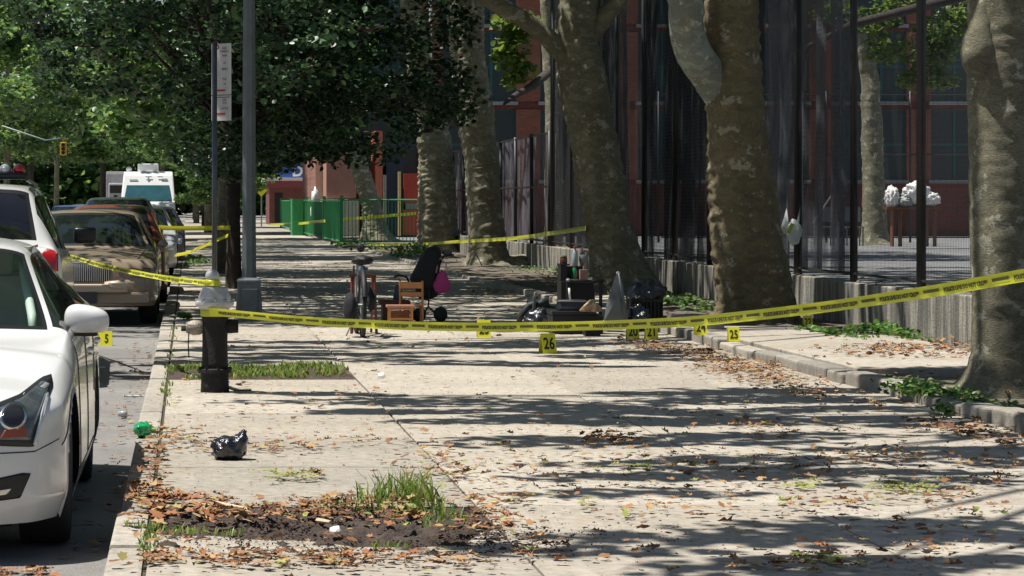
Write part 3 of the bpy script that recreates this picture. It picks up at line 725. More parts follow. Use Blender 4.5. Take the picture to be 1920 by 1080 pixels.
for (px_, Y_, cx, lab) in ((1500, 60, 0, 'unseen tree crown added to shade the near yard behind the grey netting'), (1990, 52, 0, 'unseen tree right of the frame added to shade the yard'), (1850, 75, 0, 'unseen tree added to shade the back of the school yard')):
    tt = thing('added_shade_tree', lab, 'tree', (X(px_, Y_), Y_, 0))  # trees outside the view, added to shade the yard
    x_ = X(px_, Y_)
    trunk_mesh([(x_ + 9, Y_, 0, .3), (x_ + 9, Y_, 4, .22), (x_ + 7, Y_, 9, .15)], px_ * .1, ring=12, step=.3, mat=bark_m, parent=tt)
    rr = random.Random(px_); Cc = [(x_ + rr.uniform(-6, 7), Y_ + rr.uniform(-10, 12), rr.uniform(8.5, 12)) for _ in range(60)]
    Y0, Y1 = {1500: (44, 57), 1990: (28, 44), 1850: (66, 79)}[px_]
    C2, R2, N2 = canopy(px_, [(8.8, 24 if Y0 < 60 else 21, Y0, Y1, 11, 2.2), (8.8, 20, Y1 + 1, Y1 + 3.5, 11, 1.)], .3, 1.2)
    foliage('crown', C2, R2, N2, .3, px_, leafB, tt, .6)

# the dark leafy street tree on the kerb
TY = 45.
sl = thing('street_tree', 'dense dark leafy street tree on the kerb behind the sign pole', 'tree', (X(438, TY), TY, 0))
trunk_mesh([(X(438, TY), TY, -.05, .15), (X(438, TY), TY, .5, .125), (X(438, TY), TY, 2.4, .115), (X(440, TY), TY, 4.5, .1), (X(450, TY), TY, 8, .05)], 2.2, ring=20, step=.08, ridge=.008, flare=.3, mat=barkd_m, parent=sl)
rr = random.Random(11); C = []; Rr = []; N = []
def low_edge(px):
    pts = [(300, 250), (340, 330), (400, 345), (470, 320), (540, 338), (600, 318), (660, 300), (720, 325), (760, 290), (830, 285), (880, 240), (905, 170)]
    for a, b2 in zip(pts, pts[1:]):
        if a[0] <= px <= b2[0]: return a[1] + (b2[1] - a[1]) * (px - a[0]) / (b2[0] - a[0])
    return 200
for k in range(330):
    px_ = rr.uniform(335, 885); Y_ = TY + rr.uniform(-3.4, 3.8); e = low_edge(px_) - 18
    if px_ > 700:                    # looser, airy edge on the right side
        if rr.random() < .35: continue
    py_ = e - abs(rr.uniform(0, 1)) ** 1.0 * (e + 90)
    C.append((X(px_, TY), Y_, Z(py_, TY))); r0 = rr.uniform(.28, .6); Rr.append((r0, r0, r0 * .55)); N.append(int(74 * (r0 / .4) ** 2))
for k in range(170):                 # high part of the crown, out of the frame
    a = rr.uniform(0, 6.28); q = math.sqrt(rr.random()); z_ = rr.uniform(5.4, 10.5); kk = 4.8 * (1 - (z_ - 5) / 9)
    C.append((2.4 + math.cos(a) * q * kk * .8, TY + math.sin(a) * q * kk, z_)); Rr.append((.8, .8, .45)); N.append(85)
for k in range(60):                  # near boughs round the lamp pole
    Y_ = rr.uniform(34, 41); px_ = rr.uniform(400, 640); py_ = rr.uniform(-120, 190 - abs(px_ - 500) * .5)
    C.append((X(px_, Y_), Y_, Z(py_, Y_))); Rr.append((.35, .4, .2)); N.append(34)
for k in range(70):                  # unseen boughs added above the view to shade the lamp pole
    C.append((rr.uniform(-2.6, 1.6), rr.uniform(31.3, 36.5), rr.uniform(4.5, 6.5))); Rr.append((.55, .5, .2)); N.append(60)
for k in range(95):                  # lit boughs over the road to the left
    px_ = rr.uniform(40, 345); py_ = rr.uniform(-40, 175) - (0 if px_ > 120 else 60) + (px_ - 60) * .12; Y_ = TY + rr.uniform(-5.5, -2)
    C.append((X(px_, TY), Y_, Z(py_, TY))); r0 = rr.uniform(.25, .5); Rr.append((r0 * 1.2, r0, r0 * .4)); N.append(int(44 * (r0 / .4) ** 2))
foliage('crown', C, Rr, N, .098, 13, leafA, sl, .75, .5)
boughs(sl, (X(440, TY), TY, 2.6), C, barkd_m, 5, .05, 14)
# more street trees down the street (shared crown meshes)
def crown_proto(seed, n=46, size=.2, mat=leafC, rad=4.2, per=170):
    rr = random.Random(seed); C = []; Rr = []
    for k in range(n):
        a = rr.uniform(0, 6.28); q = math.sqrt(rr.random()); zz = rr.uniform(0, 6.8); kk = rad * (1 - .5 * abs(zz - 2.4) / 4)
        C.append((math.cos(a) * q * kk, math.sin(a) * q * kk, zz + 3.4)); r0 = rr.uniform(.7, 1.35); Rr.append((r0, r0, r0 * .5))
    return C, Rr, [per] * n
protos = []
def row_tree(x_, y_, s_, k, name, lab, grp, cat='tree'):
    t = thing(name, lab, cat, (x_, y_, 0), k * 1.3, grp)
    if k < 2:
        C, Rr, N = crown_proto(20 + k); C = [wmat(t) @ Vector(c) for c in C]
        cr = foliage('crown', C, Rr, N, .24, 30 + k, leafC, t, .8, .45)
        tr = MB().tube([(x_, y_, -.1), (x_ + .05, y_, 2.2), (x_, y_ + .1, 5.5), (x_, y_, 8)], [.17, .15, .13, .05], 12).build('trunk', bark_m if k == 0 else barkd_m, t, True)
        protos.append((cr, tr))
    else:
        for o in protos[k % 2]: c = o.copy(); COL.objects.link(c); c.parent = t
    t.scale = (s_, s_, s_); return t
rowlist = [(.66, 54.5, .8), (1.0, 70, 1.0), (1.0, 88, 1.1), (1.2, 106, 1.1), (.9, 128, 1.2), (.9, 155, 1.2), (.5, 190, 1.3), (.5, 230, 1.4),
           (-12.8, 96, 1.25), (-12.8, 118, 1.3), (-12.9, 138, 1.2), (-12.7, 160, 1.4), (-12.6, 185, 1.5), (-12.7, 215, 1.5), (-12.5, 250, 1.6), (-9.5, 290, 1.9), (-3, 300, 2.1), (3, 290, 2.), (.8, 78, .38), (.9, 98, .45)]
labs = ['street tree with a pale lit trunk close behind the dark leafy tree', 'second street tree down the kerb behind the dark leafy tree', 'third street tree down the kerb', 'fourth street tree down the kerb', 'fifth street tree down the kerb', 'sixth street tree down the kerb', 'seventh street tree far down the kerb', 'last street tree on the near kerb',
        'nearest tree on the far side of the street at the left edge', 'second tree on the far side of the street', 'third tree on the far side of the street', 'fourth tree on the far side of the street behind the traffic light', 'fifth tree on the far side of the street', 'sixth tree on the far side of the street', 'seventh tree on the far side of the street', 'big tree closing the street vista on the left', 'big tree closing the middle of the street vista', 'big tree closing the street vista on the right', 'young low street tree just right of the white van', 'second young low street tree right of the white van']
for k, (x_, y_, s_) in enumerate(rowlist): row_tree(x_, y_, s_, k, 'street_tree', labs[k], 'street trees down the road')
# far wood behind everything
rr = random.Random(5); C = [(rr.uniform(-75, 60), 345 + rr.uniform(-10, 10), rr.uniform(1, 34) if q_ < 520 else rr.uniform(0, 7)) for q_ in range(720)]
wd = foliage('far_wood', C, [(4, 3, 2.2)] * 720, [85] * 720, 1.0, 8, leafC, None, .9)
tag(wd, 'mass of green trees closing the end of the street', 'trees', kind='stuff')

# ================================================================== VEHICLES
def paint(name, col, rough=.28, var=.05):
    return M(name, col, rough, 0, var, 2., coat=.7)
trim_m = M('black_trim', (.012, .012, .014), .35, var=.2)
under_m = M('underbody', (.01, .01, .01), .9, var=.2)
cabin_m = M('cabin_grey', (.05, .055, .05), .8, var=.3)
seat_m = M('light_seat', (.42, .40, .34), .7, var=.1)
glass_m = glass('car_glass', (.012, .018, .018), .04, .80)
glassclear_m = glass('windscreen_glass', (.03, .09, .06), .02, .12)
glassdark_m = glass('tinted_glass', (.008, .009, .012), .05)
red_lens = M('red_lens', (.42, .01, .015), .15, var=.2, coat=.6)
clear_lens = M('clear_lens', (.55, .58, .60), .08, .3, var=.2, coat=1.)
amber_lens = M('amber_reflector', (.30, .07, .03), .3, var=.2)
plate_m = M('plate_yellow', (.7, .5, .08), .5)

def car_net(p):
    W, L, zs = p['W'], p['L'], p['zs']; hf, hc, bf, br_ = p['hf'], p['hc'], p['bf'], p['br']; H, tr = p['H'], p['tr']
    yc, yh, yr, yd, zd = p['yc'], p['yh'], p['yr'], p['yd'], p['zd']
    st_ = []
    nose = p.get('nose', ((0, 0), (.62, .03), (.9, .15), (.975, .42)))
    for xs, y in nose:
        t = y / yc; hh = hf + (hc - hf) * t * .8
        yy = [y + .05, y, y - .0, y + .02, y + .06 * (1 - t) + p.get('rake', .05), y + .1 + p.get('rake', .05), y + .1 + p.get('rake', .05), y + .1 + p.get('rake', .05)]
        zz = [zs, zs + .12, (zs + hf) * .52, hh - .12, hh - .03, hh + .0, hh + .015, hh + .02]
        xx = [.955, 1, 1, .985, .9, .68, .35, 0]
        st_.append([(W * xs * a, b, c) for a, b, c in zip(xx, yy, zz)])
    for y in (p['yw1'], yc - .3):
        t = y / yc; hh = hf + (hc - hf) * t
        xx = [.96, 1, 1, .985, .92, .70, .36, 0]; zz = [zs, zs + .14, .56, hh - .13, hh - .03, hh + .0, hh + .025, hh + .03]
        st_.append([(W * a, y + (.02 if i > 3 else 0), c) for i, (a, c) in enumerate(zip(xx, zz))])
    side = lambda bt: [(.96, zs), (1, zs + .14), (1.0, .56), (.985, bt - .12)]
    s = [(W * a, yc, c) for a, c in side(bf)] + [(W * .935, yc + .02, bf), (W * .84, yc + .08, hc + .015), (W * .44, yc - .06, hc + .03), (0, yc - .12, hc + .035)]; st_.append(s)
    s = [(W * a, yh, c) for a, c in side(bf)] + [(W * .945, yh, bf + .01), (tr, yh, H - .105), (tr * .6, yh - .08, H - .055), (0, yh - .12, H - .045)]; st_.append(s)
    ym = (yh + yr) / 2; bm_ = (bf + br_) / 2
    s = [(W * a, ym, c) for a, c in side(bm_)] + [(W * .95, ym, bm_ + .01), (tr + .015, ym, H - .075), (tr * .6, ym, H - .012), (0, ym, H)]; st_.append(s)
    s = [(W * a, yr, c) for a, c in side(br_)] + [(W * .945, yr, br_ + .01), (tr * .985, yr, H - .115), (tr * .6, yr + .03, H - .06), (0, yr + .05, H - .05)]; st_.append(s)
    s = [(W * a, yd, c) for a, c in side(br_)] + [(W * .93, yd, min(br_, zd - .0)), (W * .80, yd, zd + .01), (W * .42, yd + .03, zd + .02), (0, yd + .05, zd + .025)]; st_.append(s)
    ends = p.get('tail', ((.98, L - .4), (.94, L - .14), (.66, L - .02), (0, L)))
    for xs, y in ends:
        t = max(0, (y - yd) / max(.05, L - yd)); zt = zd - .03 * t
        xx = [.95, 1, 1, .985, .92, .72, .37, 0]; zz = [zs + .04, zs + .16, .58, zt - .14, zt - .03, zt, zt + .01, zt + .012]
        yy = [y - .04, y, y, y - .03, y - .06, y - .08, y - .08, y - .08]
        st_.append([(W * xs * a, max(b, yd + .02), c) for a, b, c in zip(xx, yy, zz)])
    return np.array(st_, dtype=float)
def refine(A, n, ten=.62):
    m = len(A); out = []
    for i in range(m - 1):
        p0, p1, p2, p3 = A[max(0, i - 1)], A[i], A[i + 1], A[min(m - 1, i + 2)]
        m1 = (p2 - p0) * .5 * ten; m2 = (p3 - p1) * .5 * ten
        for k in range(n):
            t = k / n; out.append((2 * t**3 - 3 * t**2 + 1) * p1 + (t**3 - 2 * t**2 + t) * m1 + (-2 * t**3 + 3 * t**2) * p2 + (t**3 - t**2) * m2)
    out.append(A[-1]); return np.array(out)
def resample(poly, n=56):
    poly = [Vector(q) for q in poly]; L = [(poly[(i + 1) % len(poly)] - poly[i]).length for i in range(len(poly))]; tot = sum(L); out = []
    for k in range(n):
        s = tot * k / n; i = 0
        while s > L[i]: s -= L[i]; i += 1
        out.append(poly[i].lerp(poly[(i + 1) % len(poly)], s / max(L[i], 1e-9)))
    return out
class Car:
    def __init__(s, name, label, p, body_m, loc, rotz, n=10, group=None, interior=True, glassm=None, front_glass=None, rimc=None, cat='car'):
        s.p = p; s.t = thing(name, label, cat, loc, rotz, group); s.n = n
        net = car_net(p); G = refine(net, n); G = np.swapaxes(refine(np.swapaxes(G, 0, 1), n), 0, 1)
        U, Vn, _ = G.shape
        for y_ in (p['yw1'], p['yw2']):       # snap verts to the wheel-arch circle
            Rw = p['ra']; zc = p['rw']
            for i in range(U):
                for j in range(int(3.2 * n)):
                    q = G[i, j]; d = math.hypot(q[1] - y_, q[2] - zc)
                    if abs(d - Rw) < .035 and d > 1e-4: q[1] = y_ + (q[1] - y_) * Rw / d; q[2] = zc + (q[2] - zc) * Rw / d
        full = np.concatenate([G, (G * np.array([-1, 1, 1]))[:, -2::-1]], 1); C2 = full.shape[1]
        s.full = full
        body, gl, frit = [], {'front': [], 'rear': [], 'l1': [], 'l2': [], 'r1': [], 'r2': []}, {'f': [], 'b': [], 'l0': [], 'l1': [], 'r0': [], 'r1': []}
        i0 = len(p.get('nose', (0,) * 4)) + 2       # index of cowl station
        nn = n; g1, g2 = .10, .2
        for i in range(U - 1):
            u = (i + .5) / nn
            for j in range(C2 - 1):
                vj = (j + .5) / nn; right = True
                if vj > 7: vj = 14 - vj; right = False
                q = full[i, j]; cen = (full[i, j] + full[i + 1, j + 1]) / 2
                dead = False
                if vj < 3.3:
                    for y_ in (p['yw1'], p['yw2']):
                        if math.hypot(cen[1] - y_, cen[2] - p['rw']) < p['ra'] - .003: dead = True
                if dead: continue
                f = (i * C2 + j, (i + 1) * C2 + j, (i + 1) * C2 + j + 1, i * C2 + j + 1)
                uu = u - i0
                if 5 + g1 < vj and .04 < uu < .96 and p.get('wind', True):
                    (gl['front'] if (vj > 5 + g2 and .08 < uu < .93) else frit['f']).append(f)
                elif 5 + g1 < vj and 3.05 < uu < 3.93: (gl['rear'] if (vj > 5 + g2 and 3.1 < uu < 3.85) else frit['b']).append(f)
                elif 4.06 < vj < 4.9 and .12 < uu < p.get('ug', 3.3):
                    if 1.9 < uu < 2.08 or uu < .2: frit[('r' if right else 'l') + ('0' if uu < 1 else '1')].append(f)
                    else: gl[('r' if right else 'l') + ('1' if uu < 2 else '2')].append(f)
                else: body.append(f)
        V = [tuple(v) for v in full.reshape(-1, 3)]
        s.bvh = BVHTree.FromPolygons(V, body + sum(frit.values(), []) + sum(gl.values(), []))
        s.part(V, body, 'body', body_m)
        for k, f in frit.items():
            if f: s.part(V, f, 'window_trim', trim_m, -.001)
        gm = glassm or glass_m
        for k, f in gl.items():
            if f: s.part(V, f, {'front': 'windscreen', 'rear': 'rear_window'}.get(k, 'side_window'), (front_glass or gm) if k == 'front' else gm, -.004)
        # wheels
        W = p['W']; rw = p['rw']
        for y_ in (p['yw1'], p['yw2']):
            for sx in (-1, 1):
                xo = sx * (W - .03); xi = sx * (W - .25); tp = p.get('tw', .225)
                wl = MB().lathe([(rw * .66, -tp / 2), (rw * .95, -tp / 2), (rw, -tp / 2 + .03), (rw, tp / 2 - .03), (rw * .95, tp / 2), (rw * .66, tp / 2)], (xo - sx * tp / 2, y_, rw), 32, 'X').build('wheel', rubber_m, s.t, True, world=False)
                rb = MB().lathe([(rw * .66, -.06), (rw * .62, .0), (rw * .2, -.02), (.03, .0)], (0, 0, 0), 24, 'X')
                rb.v = [(v[0] * sx + xo - sx * .03, v[1] + y_, v[2] + rw) for v in rb.v]
                for k in range(8):
                    a = math.pi * 2 * k / 8; rb.box((xo - sx * .015, y_ + math.cos(a) * rw * .36, rw + math.sin(a) * rw * .36), (.02, rw * .56, .05), rot=Matrix.Rotation(a, 3, 'X'))
                r_ = rb.build('rim', rimc or steel_m, wl, world=False)
                MB().span((xi - .02, y_ - p['ra'] * .96, .17), (xi + .02, y_ + p['ra'] * .96, rw + p['ra'] * .9)).build('wheel_well', under_m, s.t, world=False)
        zs = p['zs']
        MB().span((-W + .26, .25, zs - .02), (W - .26, p['L'] - .25, zs + .18)).build('underbody', under_m, s.t, world=False)
        if interior:
            MB().span((-W + .2, p['yc'] - .05, zs + .15), (W - .2, p['yd'], p['bf'] - .14)).build('cabin_floor', cabin_m, s.t, world=False)
            for sx in (-1, 1):
                for yy in (p['yc'] + 1.15, p['yc'] + 2.0):
                    m_ = MB(); m_.box((sx * W * .42, yy, p['bf'] - .05), (.46, .14, .6), rot=Matrix.Rotation(R(-12), 3, 'X')); m_.box((sx * W * .42, yy + .08, p['bf'] + .33), (.24, .1, .17))
                    m_.build('seat', seat_m if p.get('lightseat') else cabin_m, s.t, world=False, bevel=.04)
            MB().span((-W + .22, p['yc'] + .1, p['bf'] - .16), (W - .22, p['yc'] + .5, p['bf'] - .05)).build('dashboard', trim_m, s.t, world=False, bevel=.03)
    def part(s, V, F, name, mat, off=0.):
        used = sorted(set(i for f in F for i in f)); mp = {k: i for i, k in enumerate(used)}
        m = MB(); m.v = [V[k] for k in used]; m.f = [tuple(mp[i] for i in f) for f in F]
        o = m.build(name, mat, s.t, True, world=False)
        if off:
            me = o.data; me.update(); nm = [v.normal.copy() for v in me.vertices]
            cc = Vector((0, s.p['L'] / 2, .8))
            for v, q in zip(me.vertices, nm): v.co += q * off * (1 if q.dot(v.co - cc) > 0 else -1)
        return o
    def conform(s, name, poly, axis, mat, off=.004, mirror=False, sign=-1, rings=5, parent=None, skirt=.02):
        """poly in the 2D plane seen along the axis: 'front' (x,z) from -Y, 'rear' (x,z) from +Y, 'right' (y,z) from +X, 'left'"""
        res = []
        for mx in ((1, -1) if mirror else (1,)):
            pl = resample([(a, b, 0) for a, b in poly]); c = sum(pl, Vector()) / len(pl); vs = []; fs = []; N = len(pl)
            def hit(q, o_):
                a, b = q.x, q.y
                if axis == 'front': o0, d = Vector((a * mx, -3, b)), Vector((0, 1, 0))
                elif axis == 'rear': o0, d = Vector((a * mx, s.p['L'] + 3, b)), Vector((0, -1, 0))
                elif axis == 'right': o0, d = Vector((4, a, b)), Vector((-1, 0, 0))
                elif axis == 'left': o0, d = Vector((-4, a, b)), Vector((1, 0, 0))
                else: o0, d = Vector((a * mx, b, 4)), Vector((0, 0, -1))
                h = s.bvh.ray_cast(o0, d)
                pt = h[0] if h[0] is not None else o0 + d * 3
                nn_ = h[1] if h[0] is not None else -d
                if nn_.dot(d) > 0: nn_ = -nn_
                return pt + nn_ * o_
            ringl = [(1.0, -skirt)] + [(1 - k / rings, off) for k in range(rings)]
            for (k, o_) in ringl:
                for q in pl: vs.append(hit(c.lerp(q, k), o_))
            vs.append(hit(c, off)); last = len(vs) - 1
            for r_ in range(len(ringl) - 1):
                for k in range(N): fs.append((r_ * N + k, r_ * N + (k + 1) % N, (r_ + 1) * N + (k + 1) % N, (r_ + 1) * N + k))
            b0 = (len(ringl) - 1) * N
            for k in range(N): fs.append((b0 + k, b0 + (k + 1) % N, last))
            m = MB(); m.v = [tuple(v) for v in vs]; m.f = fs
            res.append(m.build(name, mat, parent or s.t, True, world=False))
        return res
    def seam(s, pts, axis, wd=.006, mat=None, name='seam', off=.0015):
        """thin recessed-looking line conforming to the body"""
        pts = [Vector((a, b, 0)) for a, b in pts]; path = []
        for a, b in zip(pts, pts[1:]):
            k = max(1, int((b - a).length / .03)); path += [a.lerp(b, i / k) for i in range(k)]
        path.append(pts[-1]); out = []
        for q in path:
            if axis == 'right': o0, d = Vector((4, q.x, q.y)), Vector((-1, 0, 0))
            elif axis == 'left': o0, d = Vector((-4, q.x, q.y)), Vector((1, 0, 0))
            elif axis == 'front': o0, d = Vector((q.x, -3, q.y)), Vector((0, 1, 0))
            else: o0, d = Vector((q.x, q.y, 4)), Vector((0, 0, -1))
            h = s.bvh.ray_cast(o0, d)
            if h[0] is not None: out.append(h[0] - d * off)
        if len(out) > 1: MB().tube(out, wd / 2, 5).build(name, mat or trim_m, s.t, True, world=False)

ROAD = -.14
# ---- white sedan in the left foreground (front towards the camera)
pc = dict(W=.905, L=4.64, zs=.17, hf=.74, hc=.955, bf=.955, br=1.0, H=1.42, tr=.60, yc=1.28, yh=2.12, yr=3.3, yd=4.05, zd=1.04, yw1=.86, yw2=3.64, rw=.325, ra=.375,
          nose=((0, 0), (.60, .06), (.84, .18), (.965, .42)), lightseat=True)
whitep = paint('white_car_paint', (.74, .74, .72), .2)
CX = -1.435
car = Car('parked_car', 'white sedan parked at the kerb in the left foreground, front towards us', pc, whitep, (CX, 11.62, ROAD), 0, 12, front_glass=glassclear_m, glassm=glass_m, group='cars parked along the kerb')
hl = car.conform('headlight', [(.50, .53), (.745, .51), (.765, .60), (.815, .755), (.80, .80), (.76, .79), (.68, .735), (.55, .69)], 'front', trim_m, .004, True)
for k, (h_, mx) in enumerate(zip(hl, (1, -1))):
    car.conform('lens_glass', [(.53, .555), (.73, .54), (.745, .60), (.80, .76), (.765, .775), (.69, .72), (.57, .67)] if mx > 0 else [(-.53, .555), (-.73, .54), (-.745, .60), (-.80, .76), (-.765, .775), (-.69, .72), (-.57, .67)], 'front', M('smoked_lens', (.10, .115, .13), .08, .4, var=.5, scale=14, coat=1.), .007, False, parent=h_)
    for (cx_, cz_, r0, mt) in ((.655, .645, .058, chrome_m), (.655, .645, .046, M('projector_dark', (.05, .05, .06), .1, .6))):
        pts = [(mx * (cx_ + math.cos(a) * r0), cz_ + math.sin(a) * r0) for a in [q * math.pi / 10 for q in range(20)]]
        car.conform('projector', pts, 'front', mt, .010 if mt is chrome_m else .013, parent=h_)
    car.conform('reflector', [(mx * .60, .555), (mx * .71, .555), (mx * .712, .60), (mx * .62, .59)], 'front', amber_lens, .010, parent=h_)
    car.conform('running_light', [(mx * .742, .52), (mx * .757, .52), (mx * .80, .72), (mx * .79, .73)], 'front', clear_lens, .011, parent=h_)
ins = car.conform('bumper_intake', [(.47, .27), (.69, .29), (.735, .395), (.70, .40), (.50, .365)], 'front', trim_m, .003, True, skirt=.03)
for mx in (1, -1): car.conform('fog_trim', [(mx * .52, .30), (mx * .63, .31), (mx * .65, .335), (mx * .53, .322)], 'front', chrome_m, .012)
car.conform('grille', [(-.36, .42), (.36, .42), (.44, .68), (-.44, .68)], 'front', trim_m, .004)
for k in range(5): car.conform('grille_bar', [(-.38, .455 + k * .045), (.38, .455 + k * .045), (.38, .463 + k * .045), (-.38, .463 + k * .045)], 'front', chrome_m, .012, rings=2)
car.conform('lower_intake', [(-.42, .22), (.42, .22), (.42, .32), (-.42, .32)], 'front', trim_m, .004)
car.conform('parking_sensor', [(.56 + math.cos(a) * .012, .455 + math.sin(a) * .012) for a in [q * .6 for q in range(10)]], 'front', M('sensor_grey', (.5, .5, .5), .4), .003, rings=2)
car.seam([(.50, .49), (.75, .49), (.85, .53)], 'front')
for s_ in ('right', 'left'):
    car.seam([(.72, .70), (.60, .62), (.50, .55), (.38, .50)], s_); car.seam([(1.30, .90), (1.33, .55), (1.36, .30)], s_)
    car.seam([(2.30, .92), (2.31, .6), (2.28, .30)], s_); car.seam([(3.28, .95), (3.3, .75), (3.2, .55)], s_); car.seam([(1.36, .30), (2.28, .285), (3.15, .30)], s_)
    sx = 1 if s_ == 'right' else -1
    for yy in (2.1, 3.1): MB().box((sx * .925, yy, .83), (.035, .2, .03)).build('door_handle', chrome_m, car.t, world=False, bevel=.01)
pass
for sx in (1, -1):
    m = MB(); m.add(*blob((0, 0, 0), (.118, .07, .088), 3, .0, 1., 4))
    m.v = [(math.copysign(abs(x_ / .118) ** .72 * .112, x_), y_, math.copysign(abs(z_ / .088) ** .75 * .078, z_)) for x_, y_, z_ in m.v]
    vs = []
    for v in m.v:
        x_, y_, z_ = v; x_ = x_ * (1.0); z_ = z_ * (1. - .22 * x_ / .11 * 1) if z_ > 0 else max(z_, -.058); y_ = min(y_, .045) * 1.
        vs.append((sx * (x_ + .925), y_ + 1.62, z_ + 1.005 + (.0 if z_ < 0 else .0)))
    m.v = vs; mo = m.build('wing_mirror', whitep, car.t, True, world=False)
    MB().box((sx * .90, 1.63, .945), (.16, .07, .035)).build('mirror_foot', trim_m, mo, world=False, bevel=.01)
MB().tube([(-.36 + .185 * math.cos(a), 1.72 + .07 * math.sin(a), .95 + .17 * math.sin(a)) for a in [q * math.pi / 12 for q in range(25)]], .014, 6).build('steering_wheel', trim_m, car.t, True, world=False)
MB().tube([(.36 + .185 * math.cos(a) , 1.72 + .07 * math.sin(a), .95 + .17 * math.sin(a)) for a in [q * math.pi / 12 for q in range(25)]], .014, 6).build('steering_wheel', trim_m, car.t, True, world=False) if False else None
MB().tube([P(38, 490, 13.98), P(45, 520, 13.86), P(54, 560, 13.7), P(60, 592, 13.55), P(61, 616, 13.45)], [.012, .022, .024, .024, .02], 10).build('windscreen_reflection', M('pale_green_reflection', (.55, .75, .60), .5), car.t, True)  # pale reflection in the windscreen, modelled as a tube behind the glass
MB().tube([(.06, 1.62, 1.20), (.06, 1.95, 1.28)], .012, 6).build('mirror_stem', trim_m, car.t, world=False); MB().box((.0, 1.93, 1.25), (.24, .03, .07)).build('rear_view_mirror', trim_m, car.t, world=False, bevel=.012)
MB().span((-.6, 2.3, 1.345), (.6, 3.1, 1.36)).build('headliner', seat_m, car.t, world=False)
# ---- white police SUV, rear towards the camera
ps = dict(W=1.0, L=4.95, zs=.24, hf=.95, hc=1.13, bf=1.13, br=1.18, H=1.77, tr=.72, yc=1.4, yh=2.0, yr=4.35, yd=4.72, zd=1.22, yw1=.95, yw2=3.85, rw=.37, ra=.43, ug=3.35,
          tail=((.99, 4.80), (.93, 4.88), (.66, 4.93), (0, 4.95)))
sx0 = -1.12 - 1.0
suv = Car('police_suv', 'white police SUV with red and clear roof lights parked behind the white sedan', ps, whitep, (sx0 - .05, 27.75, ROAD), math.pi + R(1.0), 8, glassm=glassdark_m, cat='car', interior=False)
for sx in (1, -1):
    suv.conform('taillight', [(sx * .70, .98), (sx * .955, 1.0), (sx * .95, 1.16), (sx * .86, 1.19), (sx * .78, 1.12), (sx * .70, 1.12)], 'rear', red_lens, .006)
suv.conform('number_plate', [(-.26, .80), (.26, .80), (.26, .94), (-.26, .94)], 'rear', plate_m, .006)
suv.conform('rear_bumper', [(-.85, .32), (.85, .32), (.85, .5), (-.85, .5)], 'rear', trim_m, .006)
lb = MB().box((0, 2.6, 1.84), (1.2, .28, .06)).build('light_bar', trim_m, suv.t, world=False, bevel=.02)
for k, mt in ((-4, red_lens), (-3, clear_lens), (-2, red_lens), (-1, clear_lens), (0, red_lens), (1, clear_lens), (2, red_lens), (3, clear_lens), (4, clear_lens)):
    MB().add(*blob((k * .13, 2.6, 1.90), (.06, .12, .06), k, .02, 1, 2)).build('light_dome', mt, lb, True, world=False)
for sx in (1, -1): MB().box((sx * 1.12, 1.7, 1.27), (.22, .14, .16)).build('wing_mirror', trim_m, suv.t, True, world=False, bevel=.04, segs=3)
for sx in (1, -1): MB().tube([(sx * .66, 2.1, 1.76), (sx * .66, 4.2, 1.80)], .02, 6).build('roof_rail', trim_m, suv.t, world=False)
# ---- tan sedan facing us
pl = dict(W=.985, L=5.45, zs=.26, hf=.86, hc=.98, bf=.97, br=.99, H=1.50, tr=.66, yc=1.62, yh=2.42, yr=3.75, yd=4.45, zd=1.0, yw1=1.0, yw2=3.98, rw=.345, ra=.40,
          nose=((0, 0), (.70, .03), (.93, .12), (.985, .42)), rake=.02)
tanp = paint('tan_car_paint', (.30, .235, .17), .25)
creamp = paint('cream_bumper', (.52, .42, .31), .4)
lin = Car('parked_car', 'tan full size sedan with a broad slatted grille and torn bumper, facing us', pl, tanp, (-1.385, 34.2, ROAD), 0, 8, glassm=glass_m, group='cars parked along the kerb')
gr = lin.conform('grille', [(-.36, .57), (.36, .57), (.38, .82), (-.38, .82)], 'front', M('grille_dark', (.03, .035, .045), .4), .012)[0]
fr = MB()
for k in range(27):
    x_ = -.35 + k * .027; fr.span((x_ - .005, -.05, .58), (x_ + .005, -.018, .81))
fr.build('grille_slats', chrome_m, gr, world=False)
MB().span((-.39, -.055, .81), (.39, -.01, .845)).build('grille_surround', chrome_m, lin.t, world=False, bevel=.008)
MB().span((-.83, -.11, .44), (.60, .06, .55)).build('bumper_bar', creamp, lin.t, world=False, bevel=.03, segs=3)
MB().add(*blob((.50, -.09, .54), (.17, .05, .05), 5, .5, 4, 3, spikes=.4)).build('torn_bumper_edge', creamp, lin.t, True, world=False)
MB().span((-.9, -.04, .30), (.87, .1, .44)).build('bumper_apron', tanp, lin.t, world=False, bevel=.03)
MB().span((-.22, -.125, .30), (.20, -.05, .435)).build('number_plate', M('plate_dark', (.05, .05, .06), .5), lin.t, world=False)
for sx in (1, -1):
    h_ = lin.conform('headlight', [(sx * .44, .62), (sx * .88, .62), (sx * .88, .745), (sx * .44, .75)], 'front', M('headlight_smoke', (.20, .12, .085), .15, .1, coat=.8), .012)[0]
    m = MB(); m.add(*blob((sx * 1.03, 1.82, 1.03), (.07, .05, .055), 2, .02)); m.build('wing_mirror', tanp, lin.t, True, world=False)
    pass
for sx in (1, -1): lin.seam([(sx * .72, .25), (sx * .80, 1.45)], 'top', .012)
MB().box((.42, 1.78, .985), (.2, .1, .004), rot=Matrix.Rotation(R(25), 3, 'X')).build('dashboard_paper', white_m, lin.t, world=False)

